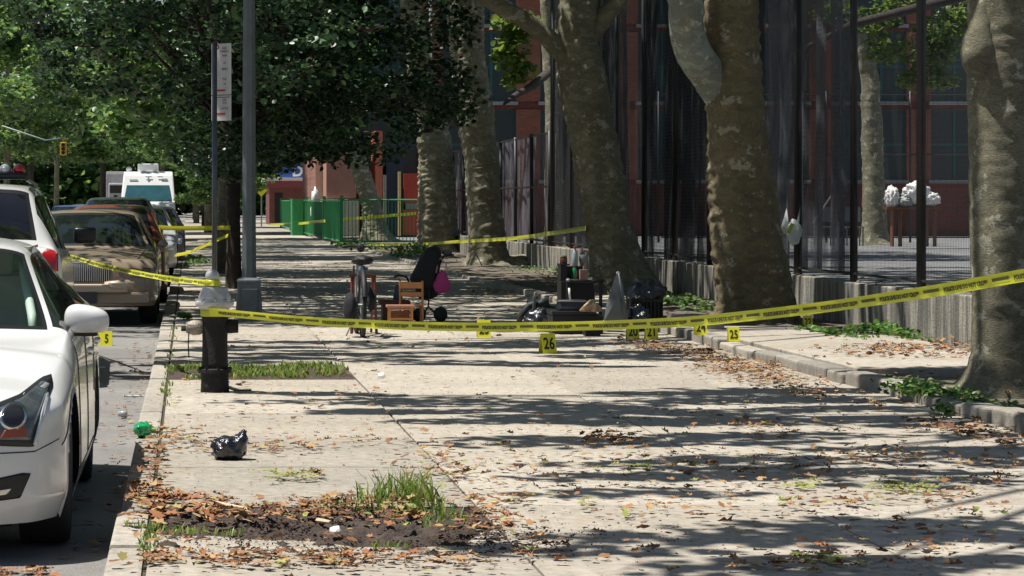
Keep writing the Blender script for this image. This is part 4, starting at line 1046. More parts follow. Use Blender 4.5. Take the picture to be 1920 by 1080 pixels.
def simple_sedan(name, label, col, loc, rot, n=5, H=1.45, W=.9, dims=None, rear=False):
    p_ = dict(pc); p_.update(W=W, H=H, tr=.6 * W / .9); p_.pop('lightseat', None)
    if dims: p_.update(dims)
    c_ = Car('parked_car', label, p_, paint('paint_' + name, col), loc, rot, n, glassm=glassdark_m, interior=False, group='cars parked along the kerb')
    for sx in (1, -1):
        c_.conform('taillight', [(sx * .56, .80), (sx * .86, .78), (sx * .86, .96), (sx * .60, .95)], 'rear', red_lens, .008, rings=2)
        c_.conform('headlight', [(sx * .50, .58), (sx * .80, .56), (sx * .83, .70), (sx * .55, .68)], 'front', clear_lens, .008, rings=2)
    return c_
simple_sedan('red', 'dark red sedan seen from behind with a big red taillight, past the tan sedan', (.22, .04, .03), (-1.28, 46.6, ROAD), math.pi, 6, H=1.56, W=.93)
simple_sedan('green', 'dark green car with a blue and white windscreen sticker behind the red sedan', (.02, .04, .035), (-1.4, 50, ROAD), 0, 5, H=1.70, dims=dict(hf=.9, hc=1.05, bf=1.05, br=1.08, zd=1.1))
simple_sedan('silver', 'silver car parked at the kerb in front of the white van', (.45, .46, .47), (-1.15, 58, ROAD), 0, 5, H=1.5)
simple_sedan('purple', 'dark purple car at the kerb right of the white van', (.05, .03, .09), (-1.0, 66, ROAD), 0, 5, H=1.5)
for k, (px_, Y_, col, lab) in enumerate(((125, 92, (.05, .08, .22), 'blue sedan on the road at the far left above the tan roof'), (160, 108, (.10, .13, .28), 'dark blue car behind the far blue sedan'), (178, 122, (.6, .62, .62), 'white car in the far road left of the grey truck'), (196, 150, (.03, .04, .05), 'black car in the far road beside the grey truck'), (150, 140, (.12, .16, .2), 'grey blue car at the back of the far row'))):
    simple_sedan('far%d' % k, lab, col, (X(px_, Y_), Y_, ROAD), 0, 4, H=1.5 if k != 3 else 1.7, dims=None)

# ---- white box van and truck
VY = 100.
van = thing('police_van', 'tall white van with a roof air conditioner facing us in the road', 'van', (X(275, VY), VY, ROAD))
vx0, vx1 = X(224, VY), X(330, VY); vm = paint('van_white', (.80, .80, .80), .3)
def slabprism(pts, x0, x1, inset=0.):
    """side profile (y,z) extruded across x, top narrower"""
    m = MB(); n_ = len(pts); vs = []
    zt = max(z for _, z in pts)
    for (x_, sg) in ((x0, 1), (x1, -1)):
        for (y_, z_) in pts: vs.append((x_ + sg * inset * max(0, (z_ - 1.) / (zt - 1.)), y_, z_))
    fs = [tuple(range(n_ - 1, -1, -1)), tuple(range(n_, 2 * n_))] + [(i, (i + 1) % n_, n_ + (i + 1) % n_, n_ + i) for i in range(n_)]
    return m.add(vs, fs)
vt = Z(321, VY)
slabprism([(VY, .25), (VY + 6.2, .25), (VY + 6.2, vt), (VY + 1.3, vt), (VY + .95, vt - .12), (VY + .35, Z(377, VY)), (VY + .02, Z(384, VY))], vx0, vx1, .13).build('body', vm, van, bevel=.06)
yy0 = Z(347, VY); 
MB().add([(vx0 + .16, VY + .36, Z(376, VY)), (vx1 - .16, VY + .36, Z(376, VY)), (vx1 - .26, VY + .74, yy0), (vx0 + .26, VY + .74, yy0), (vx0 + .16, VY + .30, Z(376, VY)), (vx1 - .16, VY + .30, Z(376, VY)), (vx1 - .26, VY + .68, yy0), (vx0 + .26, VY + .68, yy0)], [(4, 5, 6, 7), (0, 3, 2, 1), (0, 1, 5, 4), (2, 3, 7, 6), (1, 2, 6, 5), (3, 0, 4, 7)]).build('windscreen', glass('van_glass', (.03, .10, .13), .05), van)
MB().span((X(256, VY), VY + 2.2, vt + .01), (X(296, VY), VY + 3.2, Z(305, VY))).build('roof_unit', vm, van, bevel=.05)
MB().add(*blob((X(239, VY), VY + 2.4, vt + .1), (.11, .11, .11), 1, .05)).build('roof_dome', vm, van, True)
MB().span((vx0 + .2, VY - .02, .45), (vx1 - .2, VY + .02, .85)).build('grille', trim_m, van)
for sx in (0, 1): MB().span((vx0 + .08 if not sx else vx1 - .38, VY - .03, .62), (vx0 + .38 if not sx else vx1 - .08, VY + .03, .85)).build('headlight', clear_lens, van, bevel=.02)
for x_ in (vx0 + .15, vx1 - .35):
    for y_ in (VY + .95, VY + 5.0): MB().lathe([(.2, 0), (.36, .0), (.36, .2), (.2, .2)], (x_, y_, ROAD + .36), 20, 'X').build('wheel', rubber_m, van)
for x_ in (vx0 - .16, vx1 + .16): MB().box((x_, VY + .55, 1.55), (.16, .1, .38)).build('wing_mirror', trim_m, van, bevel=.03)
e_ = MB()
for (px_, py_, w_, h_) in ((278, 331, 12, 2), (278, 335, 3, 8), (300, 331, 10, 2), (308, 336, 12, 3), (250, 337, 16, 2)):
    e_.box((X(px_, VY), VY + .80, Z(py_, VY)), (w_ * VY / FPX, .02, h_ * VY / FPX))
for k, v in enumerate(e_.v): e_.v[k] = (v[0], v[1] + (v[2] - yy0) * .30 + (-.06), v[2])
e_.build('lettering', M('emblem_grey', (.3, .35, .42), .5), van)
TKY = 128.
tk = thing('box_truck', 'pale grey box truck beyond and left of the white van', 'truck', (X(214, TKY), TKY, ROAD))
MB().span((X(197, TKY), TKY + 1.6, .6), (X(245, TKY), TKY + 8, Z(321, TKY))).build('cargo_box', M('truck_grey', (.42, .40, .42), .5), tk, bevel=.04)
MB().span((X(203, TKY), TKY, .3), (X(240, TKY), TKY + 1.58, Z(343, TKY))).build('cab', M('truck_white', (.5, .5, .52), .4), tk, bevel=.08)
MB().span((X(206, TKY), TKY - .02, Z(362, TKY)), (X(237, TKY), TKY + .02, Z(348, TKY))).build('windscreen', glassdark_m, tk)
MB().span((X(197, TKY), TKY + 1.55, Z(326, TKY)), (X(245, TKY), TKY + 1.59, Z(322, TKY))).build('box_trim', white_m, tk)
for x_ in (X(205, TKY), X(234, TKY)): MB().lathe([(.2, 0), (.48, 0), (.48, .22), (.2, .22)], (x_, TKY + .8, ROAD + .48), 18, 'X').build('wheel', rubber_m, tk)
# traffic light
LY = 150.
tl = thing('traffic_light', 'yellow traffic light hanging from an arm over the far road', 'traffic light', (X(60, LY) - 3, LY, 0))
MB().tube([(X(60, LY) - 3, LY, 0), (X(60, LY) - 3, LY, 6.6)], .12, 8).build('pole', steel_m, tl, True)
MB().tube([(X(60, LY) - 3, LY, 6.2), (X(85, LY), LY, Z(263, LY)), (X(122, LY), LY, Z(258, LY))], [.05, .035, .02], 8).build('arm', steel_m, tl, True)
sgn = MB().box((X(119, LY), LY, Z(279, LY)), (.36, .3, .72)).build('signal_head', M('signal_yellow', (.75, .45, .04), .5), tl, bevel=.04)
for k in (-1, 0, 1): MB().lathe([(.08, 0), (.10, -.02), (.10, -.12)], (X(119, LY), LY - .18, Z(279, LY) + k * .22), 14, 'Y').build('lens_hood', trim_m, sgn)
MB().span((X(117, LY), LY - .05, Z(269, LY)), (X(121, LY), LY + .05, Z(258, LY))).build('hanger', steel_m, tl)

# ================================================================== STREET FURNITURE
HY = 20.5; hx = X(403, HY)
hyd = thing('fire_hydrant', 'black fire hydrant with a silver bonnet on the sidewalk', 'hydrant', (hx, HY, 0))
hb_m = M('hydrant_black', (.012, .010, .009), .8, var=.5, scale=18, bmp=.5, bscale=60)
sil_m = M('silver_paint', (.54, .53, .52), .5, .25, var=.35, scale=14, bmp=.3)
k_ = HY / FPX
def hz(py): return Z(py, HY)
MB().lathe([(.112, -.01), (.108, .05), (.104, hz(700)), (.104, hz(699)), (.112, hz(697))], (hx, HY, 0), 28).build('base', hb_m, hyd, True)
fl = MB().lathe([(.105, hz(699)), (.128, hz(698)), (.128, hz(692)), (.108, hz(690))], (hx, HY, 0), 28).build('flange', hb_m, hyd, False)
fb = MB()
for k in range(8): a = k * math.pi / 4 + .2; fb.lathe([(.013, 0), (.013, .045)], (hx + .118 * math.cos(a), HY + .118 * math.sin(a), hz(699)), 6)
fb.build('bolts', hb_m, fl)
MB().lathe([(.106, hz(691)), (.1, hz(680)), (.097, hz(640)), (.1, hz(598)), (.108, hz(592)), (.108, hz(578))], (hx, HY, 0), 28).build('barrel', hb_m, hyd, True)
bn = MB().lathe([(.126, hz(563)), (.125, hz(557)), (.118, hz(552)), (.106, hz(546)), (.098, hz(541)), (.09, hz(538.5)), (.06, hz(537)), (.01, hz(536.5))], (hx - .002, HY, 0), 36).build('bonnet', sil_m, hyd, True)
MB().lathe([(.108, hz(580)), (.12, hz(577.5)), (.145, hz(573)), (.149, hz(570)), (.149, hz(566)), (.135, hz(564)), (.134, hz(562)), (.127, hz(561.5))], (hx - .002, HY, 0), 36).build('bonnet_flange', sil_m, hyd, False)
bb2 = MB()
for k in range(8): a = k * math.pi / 4; bb2.lathe([(.012, 0), (.012, .02)], (hx + .139 * math.cos(a), HY + .139 * math.sin(a), hz(565)), 6)
bb2.build('bolts', sil_m, bn)
MB().lathe([(.045, hz(537)), (.04, hz(528)), (.05, hz(523)), (.055, hz(518)), (.048, hz(511)), (.03, hz(506)), (.01, hz(505))], (X(398, HY), HY, 0), 20).build('operating_nut', sil_m, hyd, True)
oc = MB().lathe([(.03, .02), (.045, .015), (.055, .0), (.06, -.04), (.052, -.06), (.04, -.09)], (0, 0, 0), 20, 'X')
oc.v = [(v[0] * 1.2 + hx - .115, v[1] + HY - .02, v[2] + hz(614)) for v in oc.v]
oo = oc.build('outlet', M('brass_cap', (.30, .26, .21), .5, .4, var=.4, scale=20, bmp=.6), hyd, True)
MB().lathe([(.022, -.02), (.022, .03)], (hx - .24, HY - .02, hz(616)), 6, 'X').build('cap_nut', hb_m, oo)
MB().tube([(hx - .2, HY - .05, hz(622)), (hx - .205, HY - .06, hz(645)), (hx - .2, HY - .05, hz(670))], .005, 5).build('chain', hb_m, oo)
oc2 = MB().lathe([(.03, .1), (.05, .10), (.055, 0)], (hx + .08, HY, hz(612)), 16, 'X').build('side_outlet', hb_m, hyd, True)
MB().tube([(hx + .1, HY - .02, .03), (hx + .15, HY - .05, .012), (hx + .28, HY - .03, .012)], .008, 5).build('fallen_stick', M('stick', (.2, .12, .07), .9)).name = 'fallen_stick'
tag(bpy.data.objects['fallen_stick'], 'thin brown stick lying at the foot of the hydrant', 'stick')

PY_ = 28.
sp = thing('parking_sign', 'black pole with two stacked narrow white parking signs behind the hydrant', 'sign', (X(402, PY_), PY_, 0))
MB().tube([(X(402, PY_), PY_, 0), (X(402.5, PY_), PY_, Z(79, PY_))], .027, 12).build('pole', M('pole_dark', (.10, .11, .115), .35, .6, var=.2), sp, True)
sgm = M('sign_white', (.60, .585, .56), .5, var=.06)
def signplate(y0, y1, name):
    x0, x1 = X(397, PY_), X(433.5, PY_)
    rot = Matrix.Rotation(R(-38), 3, 'Z'); wd = (x1 - x0) / math.cos(R(38))
    cx_ = (x0 + x1) / 2; cy = PY_ + .035 + .0
    o = MB().box((cx_, cy + .04, (Z(y0, PY_) + Z(y1, PY_)) / 2), (wd, .004, Z(y0, PY_) - Z(y1, PY_)), rot=rot).build(name, sgm, sp)
    return o, cx_, cy + .04, rot, wd
o1, cx_, cy_, rot_, wd_ = signplate(81, 177, 'sign_plate')
redt = M('sign_red', (.45, .03, .03), .5, var=.1); dk = M('sign_brown_text', (.22, .13, .11), .5)
def dash(o, py_, u0, u1, h, mt, name='lettering'):
    z = Z(py_, PY_); m = MB().box((0, 0, 0), (1, 1, 1)); a = (u0 - .5) * wd_; b = (u1 - .5) * wd_
    c = rot_ @ Vector(((a + b) / 2, -.0045, 0)) + Vector((cx_, cy_, z))
    MB().box(c, (b - a, .002, h * PY_ / FPX), rot=rot_).build(name, mt, o)
for (py_, txt, hh, mt) in ((90, 'NO', 5, dk), (96, 'PARKING', 3.4, dk), (104, '9AM', 4, dk), (118, 'TO', 3.5, dk), (129, 'MON', 4.2, dk), (148, 'TUE', 4.2, dk), (157, '10', 4, dk)):
    vs, fs = text_mesh(txt, hh * PY_ / FPX * 1.3, .0008)
    MB().add([rot_ @ Vector((v.x + .045, -.0045, 0)) + Vector((cx_, cy_, Z(py_, PY_) + v.y)) for v in vs], fs).build('lettering', mt, o1)
dash(o1, 169, .30, .70, 3.6, redt, 'arrow')
o2, *_ = signplate(178.5, 226, 'sign_plate')
dash(o2, 182, .2, .95, 1.6, dk)
for (py_, txt, hh) in ((187, 'NO', 4.), (193, 'STOP', 3.6), (203, 'ANYTIME', 3.)):
    vs, fs = text_mesh(txt, hh * PY_ / FPX * 1.3, .0006)
    MB().add([rot_ @ Vector((v.x + .045, -.0045, 0)) + Vector((cx_, cy_, Z(py_, PY_) + v.y)) for v in vs], fs).build('lettering', dk, o2)
dash(o2, 213, .30, .70, 3.6, redt, 'arrow')
ring = MB().tube([(X(405 + 4.5 * math.cos(a), PY_), PY_ - .0, Z(88 - 5 * math.sin(a), PY_)) for a in [q * math.pi / 10 for q in range(21)]], .007, 6).build('red_ring', redt, sp, True)

# street light pole
LPY = 32.6; lx = X(467, LPY)
lp = thing('street_light', 'grey octagonal street light pole with a boxy base', 'lamp post', (lx, LPY, 0))
lpm = M('lamp_grey', (.12, .14, .147), .55, .2, var=.18, scale=5, bmp=.25)
oct_ = math.pi / 8
def S_(px): return px * LPY / FPX
MB().lathe([(S_(37) * 1.08, -.01), (S_(36) * 1.08, Z(597, LPY)), (S_(33) * 1.08, Z(594, LPY)), (S_(28) * 1.08, Z(532, LPY)), (S_(30) * 1.08, Z(529, LPY)), (S_(29) * 1.08, Z(524, LPY)), (S_(19) * .8, Z(519, LPY))], (lx, LPY, 0), 4, a0=math.pi / 4).build('base', lpm, lp, bevel=.012)
MB().span((lx - S_(15), LPY - S_(27), Z(587, LPY)), (lx + S_(15), LPY - S_(18), Z(541, LPY))).build('hand_hole_cover', lpm, lp, bevel=.006)
MB().lathe([(S_(14.5), Z(522, LPY)), (S_(13.5), Z(400, LPY)), (S_(13), Z(200, LPY)), (S_(12), Z(0, LPY)), (.06, 8.5)], (lx, LPY, 0), 8, a0=oct_).build('pole', lpm, lp)
MB().tube([(lx, LPY, 8.4), (lx - .5, LPY, 9.0), (lx - 2.2, LPY, 9.3)], [.05, .045, .035], 8).build('arm', lpm, lp, True)
MB().add(*blob((lx - 2.5, LPY, 9.28), (.4, .16, .1), 2, .02)).build('lamp_head', lpm, lp, True)

# ------------------------------------------------------------------ police tape
def tape(name, label, pts, width=.075, text=True, twist=None, seed=0, mat=None):
    P_ = [Vector(p) for p in pts]; A = refine(np.array([tuple(p) for p in P_]), 24, 1.); A = [Vector(a) for a in A]
    cum = [0]
    for a, b in zip(A, A[1:]): cum.append(cum[-1] + (b - a).length)
    def at_(s):
        s = max(0, min(cum[-1] - 1e-6, s)); lo = int(np.searchsorted(cum, s, side='right')) - 1
        t = (s - cum[lo]) / (cum[lo + 1] - cum[lo]); return A[lo].lerp(A[lo + 1], t), (A[lo + 1] - A[lo]).normalized()
    tw = twist or (lambda s: 0.)
    def pt(s, v, off=0.):
        p, d = at_(s); a = tw(s); side = d.cross(Vector((0, 0, 1))).normalized(); up = side.cross(d).normalized()
        n_ = side * math.cos(a) - up * math.sin(a); u_ = up * math.cos(a) + side * math.sin(a)
        if n_.y > 0: n_ = -n_
        wv = width * .03 * noise.noise(Vector((s * 2, seed, 0)))
        return p + u_ * (v + wv) + n_ * (off + .25 * (v * v) / width * (1))
    n = int(cum[-1] / .06); K = 4; vs = []; fs = []
    for i in range(n + 1):
        s = cum[-1] * i / n
        for k in range(K + 1): vs.append(pt(s, (k / K - .5) * width))
    for i in range(n):
        for k in range(K): a = i * (K + 1) + k; fs.append((a, a + 1, a + K + 2, a + K + 1))
    root = MB().add(vs, fs).build(name, mat or tape_m, None, True); tag(root, label, 'caution tape', 'yellow police tapes')
    if text:
        tv, tf = text_mesh("POLICE LINE DO NOT CROSS", .028, .0026)
        xs = [v.x for v in tv]; Lt = max(xs) - min(xs); per = Lt + .22; s = .12; m = MB()
        while s + Lt < cum[-1]:
            m.add([pt(s + v.x - min(xs), v.y - .004, .0035) for v in tv], tf)
            bx = [(0, -.006), (.14, -.006), (.14, .010), (0, .010)]
            m.add([pt(s + Lt + .04 + a, b, .0035) for a, b in bx], [(0, 1, 2, 3)])
            s += per
        o = m.build('lettering', tapeink_m, root)
    return root
tape('police_tape', 'near yellow police tape running from the hydrant across the whole walk',
     [P(392, 584, HY - .11), P(470, 591, 20.0), P(640, 605, 19.2), P(905, 613, 17.9), P(1250, 605, 16.2), P(1500, 581, 14.9), P(1720, 550, 13.8), P(1930, 514, 12.9), P(2150, 468, 12.)], .062,
     twist=lambda s: .25 + .25 * noise.noise(Vector((s * .8, 0, 0))))
tape('police_tape', 'yellow police tape from the hydrant top towards the street across the tan car',
     [P(412, 532, HY - .06), P(398, 531, HY - .08), P(372, 529, 20.8), P(300, 520, 22.5), P(200, 500, 25), P(120, 478, 27.6), P(60, 462, 29)], .048, twist=lambda s: .5 + .8 * noise.noise(Vector((s * .9, 4, 0))), seed=3)
for zz_ in (583, 531):
    pass
rw_ = thing('tape_wrap', 'yellow tape wound round the hydrant below its bonnet', 'caution tape', (hx, HY, hz(590)), 0, 'yellow police tapes')
MB().lathe([(.1085, hz(593)), (.114, hz(590)), (.113, hz(583)), (.1095, hz(580))], (hx, HY, 0), 28).build('band', tape_m, rw_, True)
MB().lathe([(.04, hz(536)), (.062, hz(535)), (.066, hz(529)), (.05, hz(524))], (X(398, HY), HY, 0), 20).build('band', tape_m, rw_, True)
tape('police_tape', 'yellow tape stretched level behind the tan car over the kerb', [P(275, 424, 44), P(330, 428, 44.5), P(432, 427, 44.9)], .075, text=False, seed=5)
tape('police_tape', 'slack yellow tape sagging to the kerb left of the dark street tree', [P(328, 478, 44), P(350, 474, 44.3), P(370, 466, 44.6), P(430, 440, 44.95)], .07, text=False, seed=6, twist=lambda s: .6)
tape('police_tape', 'far yellow tape running along the green railings', [P(505, 421, 150), P(560, 419, 118), P(612, 414, 100), P(700, 407, 99), P(780, 400, 99)], .11, text=False, seed=7)
tape('police_tape', 'yellow tape tied between the tree trunks above the wall end', [P(636, 456, 90), P(700, 459, 82), P(800, 457, 75), P(860, 453, 62), P(960, 447, 55), P(1030, 438, 48), P(1098, 428, 41.1)], .075, text=False, seed=8)

# ------------------------------------------------------------------ evidence markers
def marker(num, px, py, h_px, lab, sc_=1., rz=0., zb=0.):
    Y_ = gY(py, zb); hgt = h_px * Y_ / FPX; wdt = hgt * .76
    t = thing('evidence_marker', lab, 'evidence marker', (X(px, Y_), Y_, zb), rz, 'numbered evidence markers')
    dep = hgt * .32; m = MB(); a = wdt / 2; th = .003
    for sg in (-1, 1):
        m.add([(-a, sg * dep, 0), (a, sg * dep, 0), (a, sg * .004, hgt), (-a, sg * .004, hgt), (-a, sg * (dep - th), 0), (a, sg * (dep - th), 0), (a, sg * .001, hgt - th), (-a, sg * .001, hgt - th)],
              [(0, 1, 2, 3), (7, 6, 5, 4), (0, 4, 5, 1), (1, 5, 6, 2), (3, 2, 6, 7), (0, 3, 7, 4)])
    m.build('folded_board', yellow_m, t, world=False)
    vs, fs = text_mesh(num, hgt * .80, hgt * .018); k = dep / hgt
    MB().add([(v.x * .74, -(dep - (v.y + hgt * .47) * (dep - .004) / hgt) - .003, v.y + hgt * .47) for v in vs], fs).build('lettering', ink_m, t, world=False)
    return t
marker('26', 1027, 662, 37, 'yellow evidence marker 26 standing alone on the open walk', rz=R(14))
marker('23', 907, 633, 33, 'yellow evidence marker crossed by the tape left of marker 26')
marker('20', 1186, 636, 30, 'yellow evidence marker 20 beside the leaf pile, left of marker 21')
marker('21', 1221, 637, 31, 'yellow evidence marker 21 beside the leaf pile, right of marker 20')
marker('24', 1313, 628, 30, 'yellow evidence marker 24 just left of the brown tree roots', zb=.10)
marker('25', 1375, 640, 27, 'yellow evidence marker 25 in front of the brown tree roots', zb=.10)
marker('22', 1514, 614, 22, 'yellow evidence marker 22 in the shade right of the brown tree', zb=.07)
def rmark(num, px, py, h_px, lab, rz=0):
    t = marker(num, px, py, h_px, lab, rz=rz); Y_ = (CH - ROAD) * FPX / (py - YH); t.location = (X(px, Y_), Y_, ROAD); return t
rmark('5', 200, 648, 30, 'yellow evidence marker 5 on the road right of the white mirror')
rmark('6', 183, 646, 28, 'yellow evidence marker 6 half hidden behind the white mirror')

# ================================================================== BELONGINGS ON THE SIDEWALK
# bicycle seen from behind
BYY = 28.6; bx = X(681, BYY)
bk = thing('bicycle', 'dark bicycle seen from behind with saddle and black side bag', 'bicycle', (bx, BYY, 0))
frm = M('bike_frame', (.03, .032, .036), .4, .1, var=.3)
def wheel(y0, name):
    Rr_ = .33; o = MB(); ring_ = [(bx, y0 + math.cos(a) * Rr_, .345 + math.sin(a) * Rr_) for a in [q * math.pi / 16 for q in range(33)]]
    w_ = o.tube(ring_, .024, 10, False).build(name, rubber_m, bk, True)
    rm = MB(); rm.tube([(bx, y0 + math.cos(a) * (Rr_ - .03), .345 + math.sin(a) * (Rr_ - .03)) for a in [q * math.pi / 16 for q in range(33)]], .010, 6, False)
    for q in range(18): a = q * math.pi / 9; rm.tube([(bx, y0, .345), (bx, y0 + math.cos(a) * .3, .345 + math.sin(a) * .3)], .0018, 4)
    rm.tube([(bx - .05, y0, .345), (bx + .05, y0, .345)], .018, 8); rm.build('rim', steel_m, w_, True)
wheel(BYY + .1, 'wheel'); wheel(BYY + 1.15, 'wheel')
f = MB(); sxp = (bx + .01, BYY + .32, .78); bb = (bx, BYY + .52, .29); hd = (bx, BYY + .95, .82)
f.tube([(bx, BYY + .42, .60), bb], .017, 8); f.tube([(bx, BYY + .37, .72), (bx, BYY + .42, .6)], .015, 8); f.tube([(bx, BYY + .42, .60), hd], .017, 8); f.tube([bb, hd], .02, 8)
for s_ in (-1, 1):
    f.tube([(bx + s_ * .05, BYY + .1, .345), (bx + s_ * .03, BYY + .40, .66)], .011, 6); f.tube([(bx + s_ * .05, BYY + .1, .345), (bx + s_ * .03, BYY + .5, .29)], .011, 6)
    f.tube([(bx + s_ * .05, BYY + 1.15, .345), (bx + s_ * .04, BYY + .98, .75)], .013, 6)
f.build('frame', frm, bk, True)
m = MB(); m.add(*blob((bx + .01, BYY + .3, .825), (.115, .15, .055), 4, .25)); m.build('saddle', black_m, bk, True)
MB().tube([sxp, (bx, BYY + .42, .6)], .014, 8).build('seat_post', steel_m, bk, True)
MB().tube([(bx - .17, BYY + .85, .96), (bx - .08, BYY + .96, .97), (bx + .08, BYY + .96, .97), (bx + .13, BYY + .85, .96)], .014, 8).build('handlebar', black_m, bk, True)
MB().add(*blob((bx + .03, BYY + .9, .95), (.04, .04, .05), 7, .3)).build('phone_holder', black_m, bk, True)
MB().tube([(bx, BYY + .1 + math.cos(a) * .365, .345 + math.sin(a) * .365) for a in [q * math.pi / 12 for q in range(-1, 12)]], .032, 8, False).build('mudguard', black_m, bk, True)
MB().add(*blob((bx - .13, BYY + .15, .31), (.075, .17, .17), 5, .12)).build('side_bag', M('bag_charcoal', (.014, .015, .018), .9, var=.3), bk, True)
MB().add(*blob((bx + .1, BYY + .15, .40), (.05, .15, .12), 6, .2)).build('side_bag', M('bag_charcoal', (.03, .03, .03), .8), bk, True)
MB().add(*blob((bx + .03, BYY + .5, .72), (.05, .08, .05), 8, .3)).build('blue_bundle', M('blue_cloth', (.06, .12, .18), .8), bk, True)
MB().tube([(bx - .03, BYY + .45, .28), (bx - .16, BYY + .4, .0)], .008, 6).build('kickstand', steel_m, bk, True)
# red wooden folding frame behind it
RYY = 29.5; rd = M('red_brown_wood', (.18, .04, .025), .5, var=.3, scale=6)
fr_ = thing('wooden_frame_stand', 'reddish wooden folding stand behind the bicycle', 'stand', (X(681, RYY), RYY, 0))
for px_ in (659, 706): MB().tube([(X(px_, RYY), RYY, 0), (X(px_ + (2 if px_ < 680 else -3), RYY), RYY + .1, Z(516, RYY))], .016, 8).build('leg', rd, fr_)
for px_ in (664, 700): MB().tube([(X(px_, RYY), RYY + .35, 0), (X(px_, RYY), RYY + .1, Z(518, RYY))], .014, 8).build('leg', rd, fr_)
MB().box((X(681, RYY), RYY + .1, Z(517, RYY)), (.30, .05, .03)).build('top_rail', rd, fr_)
MB().box((X(681, RYY), RYY + .1, Z(560, RYY)), (.25, .03, .025)).build('cross_rail', rd, fr_)
# dark red low bench
DBY = 32.2; db = thing('low_bench', 'dark red low wooden bench beside the bicycle', 'bench', (X(735, DBY), DBY, 0))
drd = M('dark_red_wood', (.075, .012, .010), .5, var=.3)
MB().span((X(712, DBY), DBY, Z(571, DBY)), (X(770, DBY), DBY + .35, Z(564, DBY))).build('seat', drd, db, bevel=.006)
MB().span((X(718, DBY), DBY + .02, 0), (X(730, DBY), DBY + .33, Z(571.5, DBY))).build('side_panel', drd, db); MB().span((X(760, DBY), DBY + .02, 0), (X(768, DBY), DBY + .33, Z(571.5, DBY))).build('side_panel', drd, db)
# little wooden chair
CY_ = 31.3; wd2 = M('orange_wood', (.50, .23, .07), .4, var=.22, scale=5, stretch=(1, 1, .3)); dkw = M('brown_wood', (.18, .06, .02), .5, var=.25)
ch = thing('wooden_chair', 'small orange wooden school chair with a slatted back', 'chair', (X(765, CY_), CY_, 0))
def cx(px, y=0): return X(px, CY_ + y)
for px_ in (750, 792): MB().tube([(cx(px_, .3), CY_ + .3, 0), (cx(px_, .3), CY_ + .28, .25), (cx(px_ + (0), .35), CY_ + .36, Z(527, CY_ + .36))], .014, 8).build('leg', wd2, ch)
MB().box((cx(771, .3), CY_ + .33, Z(535, CY_ + .33)), (.27, .02, .075)).build('back_slat', wd2, ch, bevel=.004)
MB().box((cx(771, .3), CY_ + .31, Z(552, CY_ + .31)), (.25, .018, .055)).build('back_slat', wd2, ch, bevel=.004)
MB().box((cx(770, .15), CY_ + .19, .235), (.29, .24, .022)).build('seat', dkw, ch, bevel=.006)
for px_ in (790, 752): MB().box((cx(px_), CY_ + .08, .112), (.022, .022, .224)).build('leg', dkw, ch)
st2 = thing('wooden_stool', 'small wooden stool with an open front frame, before the chair', 'stool', (X(753, 30.9), 30.9, 0)); SYY = 30.9
def sx_(px): return X(px, SYY)
MB().span((sx_(726), SYY, Z(577, SYY)), (sx_(778), SYY + .25, Z(572.5, SYY))).build('seat', M('light_wood_top', (.45, .22, .15), .4), st2, bevel=.004)
for px_ in (731, 773):
    for yy in (.02, .22): MB().box((sx_(px_), SYY + yy, Z(577.3, SYY) / 2), (.02, .02, Z(577.3, SYY))).build('leg', wd2, st2)
MB().box((sx_(752), SYY + .015, Z(598, SYY)), (.24, .018, .022)).build('cross_rail', wd2, st2); MB().box((sx_(752), SYY + .015, Z(580, SYY)), (.24, .018, .018)).build('cross_rail', wd2, st2)
MB().span((sx_(735), SYY + .18, .05), (sx_(769), SYY + .2, .19)).build('back_panel', dkw, st2)
# stroller
TYY = 32.6; blk = M('stroller_black', (.012, .012, .014), .85, var=.3, bmp=.4, bscale=20)
sr = thing('stroller', 'black baby stroller with a raised canopy behind the wooden chair', 'stroller', (X(805, TYY), TYY, 0))
def Q(px, py, d=0.): return P(px, py, TYY + d)
m = MB()
prof_ = [(762, 528), (772, 512), (783, 490), (792, 470), (806, 460), (820, 459), (829, 468), (828, 490), (824, 512), (820, 545), (812, 556), (790, 545)]
fr0 = [Q(a, b, -.18) for a, b in prof_]; bk0 = [Q(a, b, .22) for a, b in prof_]; c0 = sum(fr0, Vector()) / len(fr0)
ins_ = [c0.lerp(v, .7) + Vector((0, -.1, 0)) for v in fr0]; n1 = len(fr0)
vs = ins_ + fr0 + bk0; fs = [tuple(range(n1 - 1, -1, -1))]
for L_ in (0, 1):
    for k in range(n1): fs.append((L_ * n1 + k, L_ * n1 + (k + 1) % n1, (L_ + 1) * n1 + (k + 1) % n1, (L_ + 1) * n1 + k))
fs.append(tuple(2 * n1 + k for k in range(n1)))
m.add(vs, fs).build('canopy', blk, sr, True, sub=2)
MB().add(*blob(Q(800, 548), (.14, .16, .09), 2, .2)).build('seat', blk, sr, True)
MB().tube([Q(740, 519), Q(748, 516, -.1), Q(762, 519, -.1), Q(770, 535)], .014, 8).build('bumper_bar', black_m, sr, True)
MB().add(*blob(Q(746, 556), (.055, .1, .14), 4, .2)).build('footmuff', M('navy_cloth', (.05, .06, .09), .9), sr, True)
MB().tube([Q(822, 500, -.2), Q(832, 480, -.2), Q(846, 478, -.2), Q(850, 478, .2), Q(832, 480, .2), Q(822, 500, .2)], .013, 8).build('handle', black_m, sr, True)
MB().add(*blob(Q(838, 474), (.06, .05, .035), 9, .3)).build('cup_tray', M('grey_cloth', (.12, .14, .13), .8), sr, True)
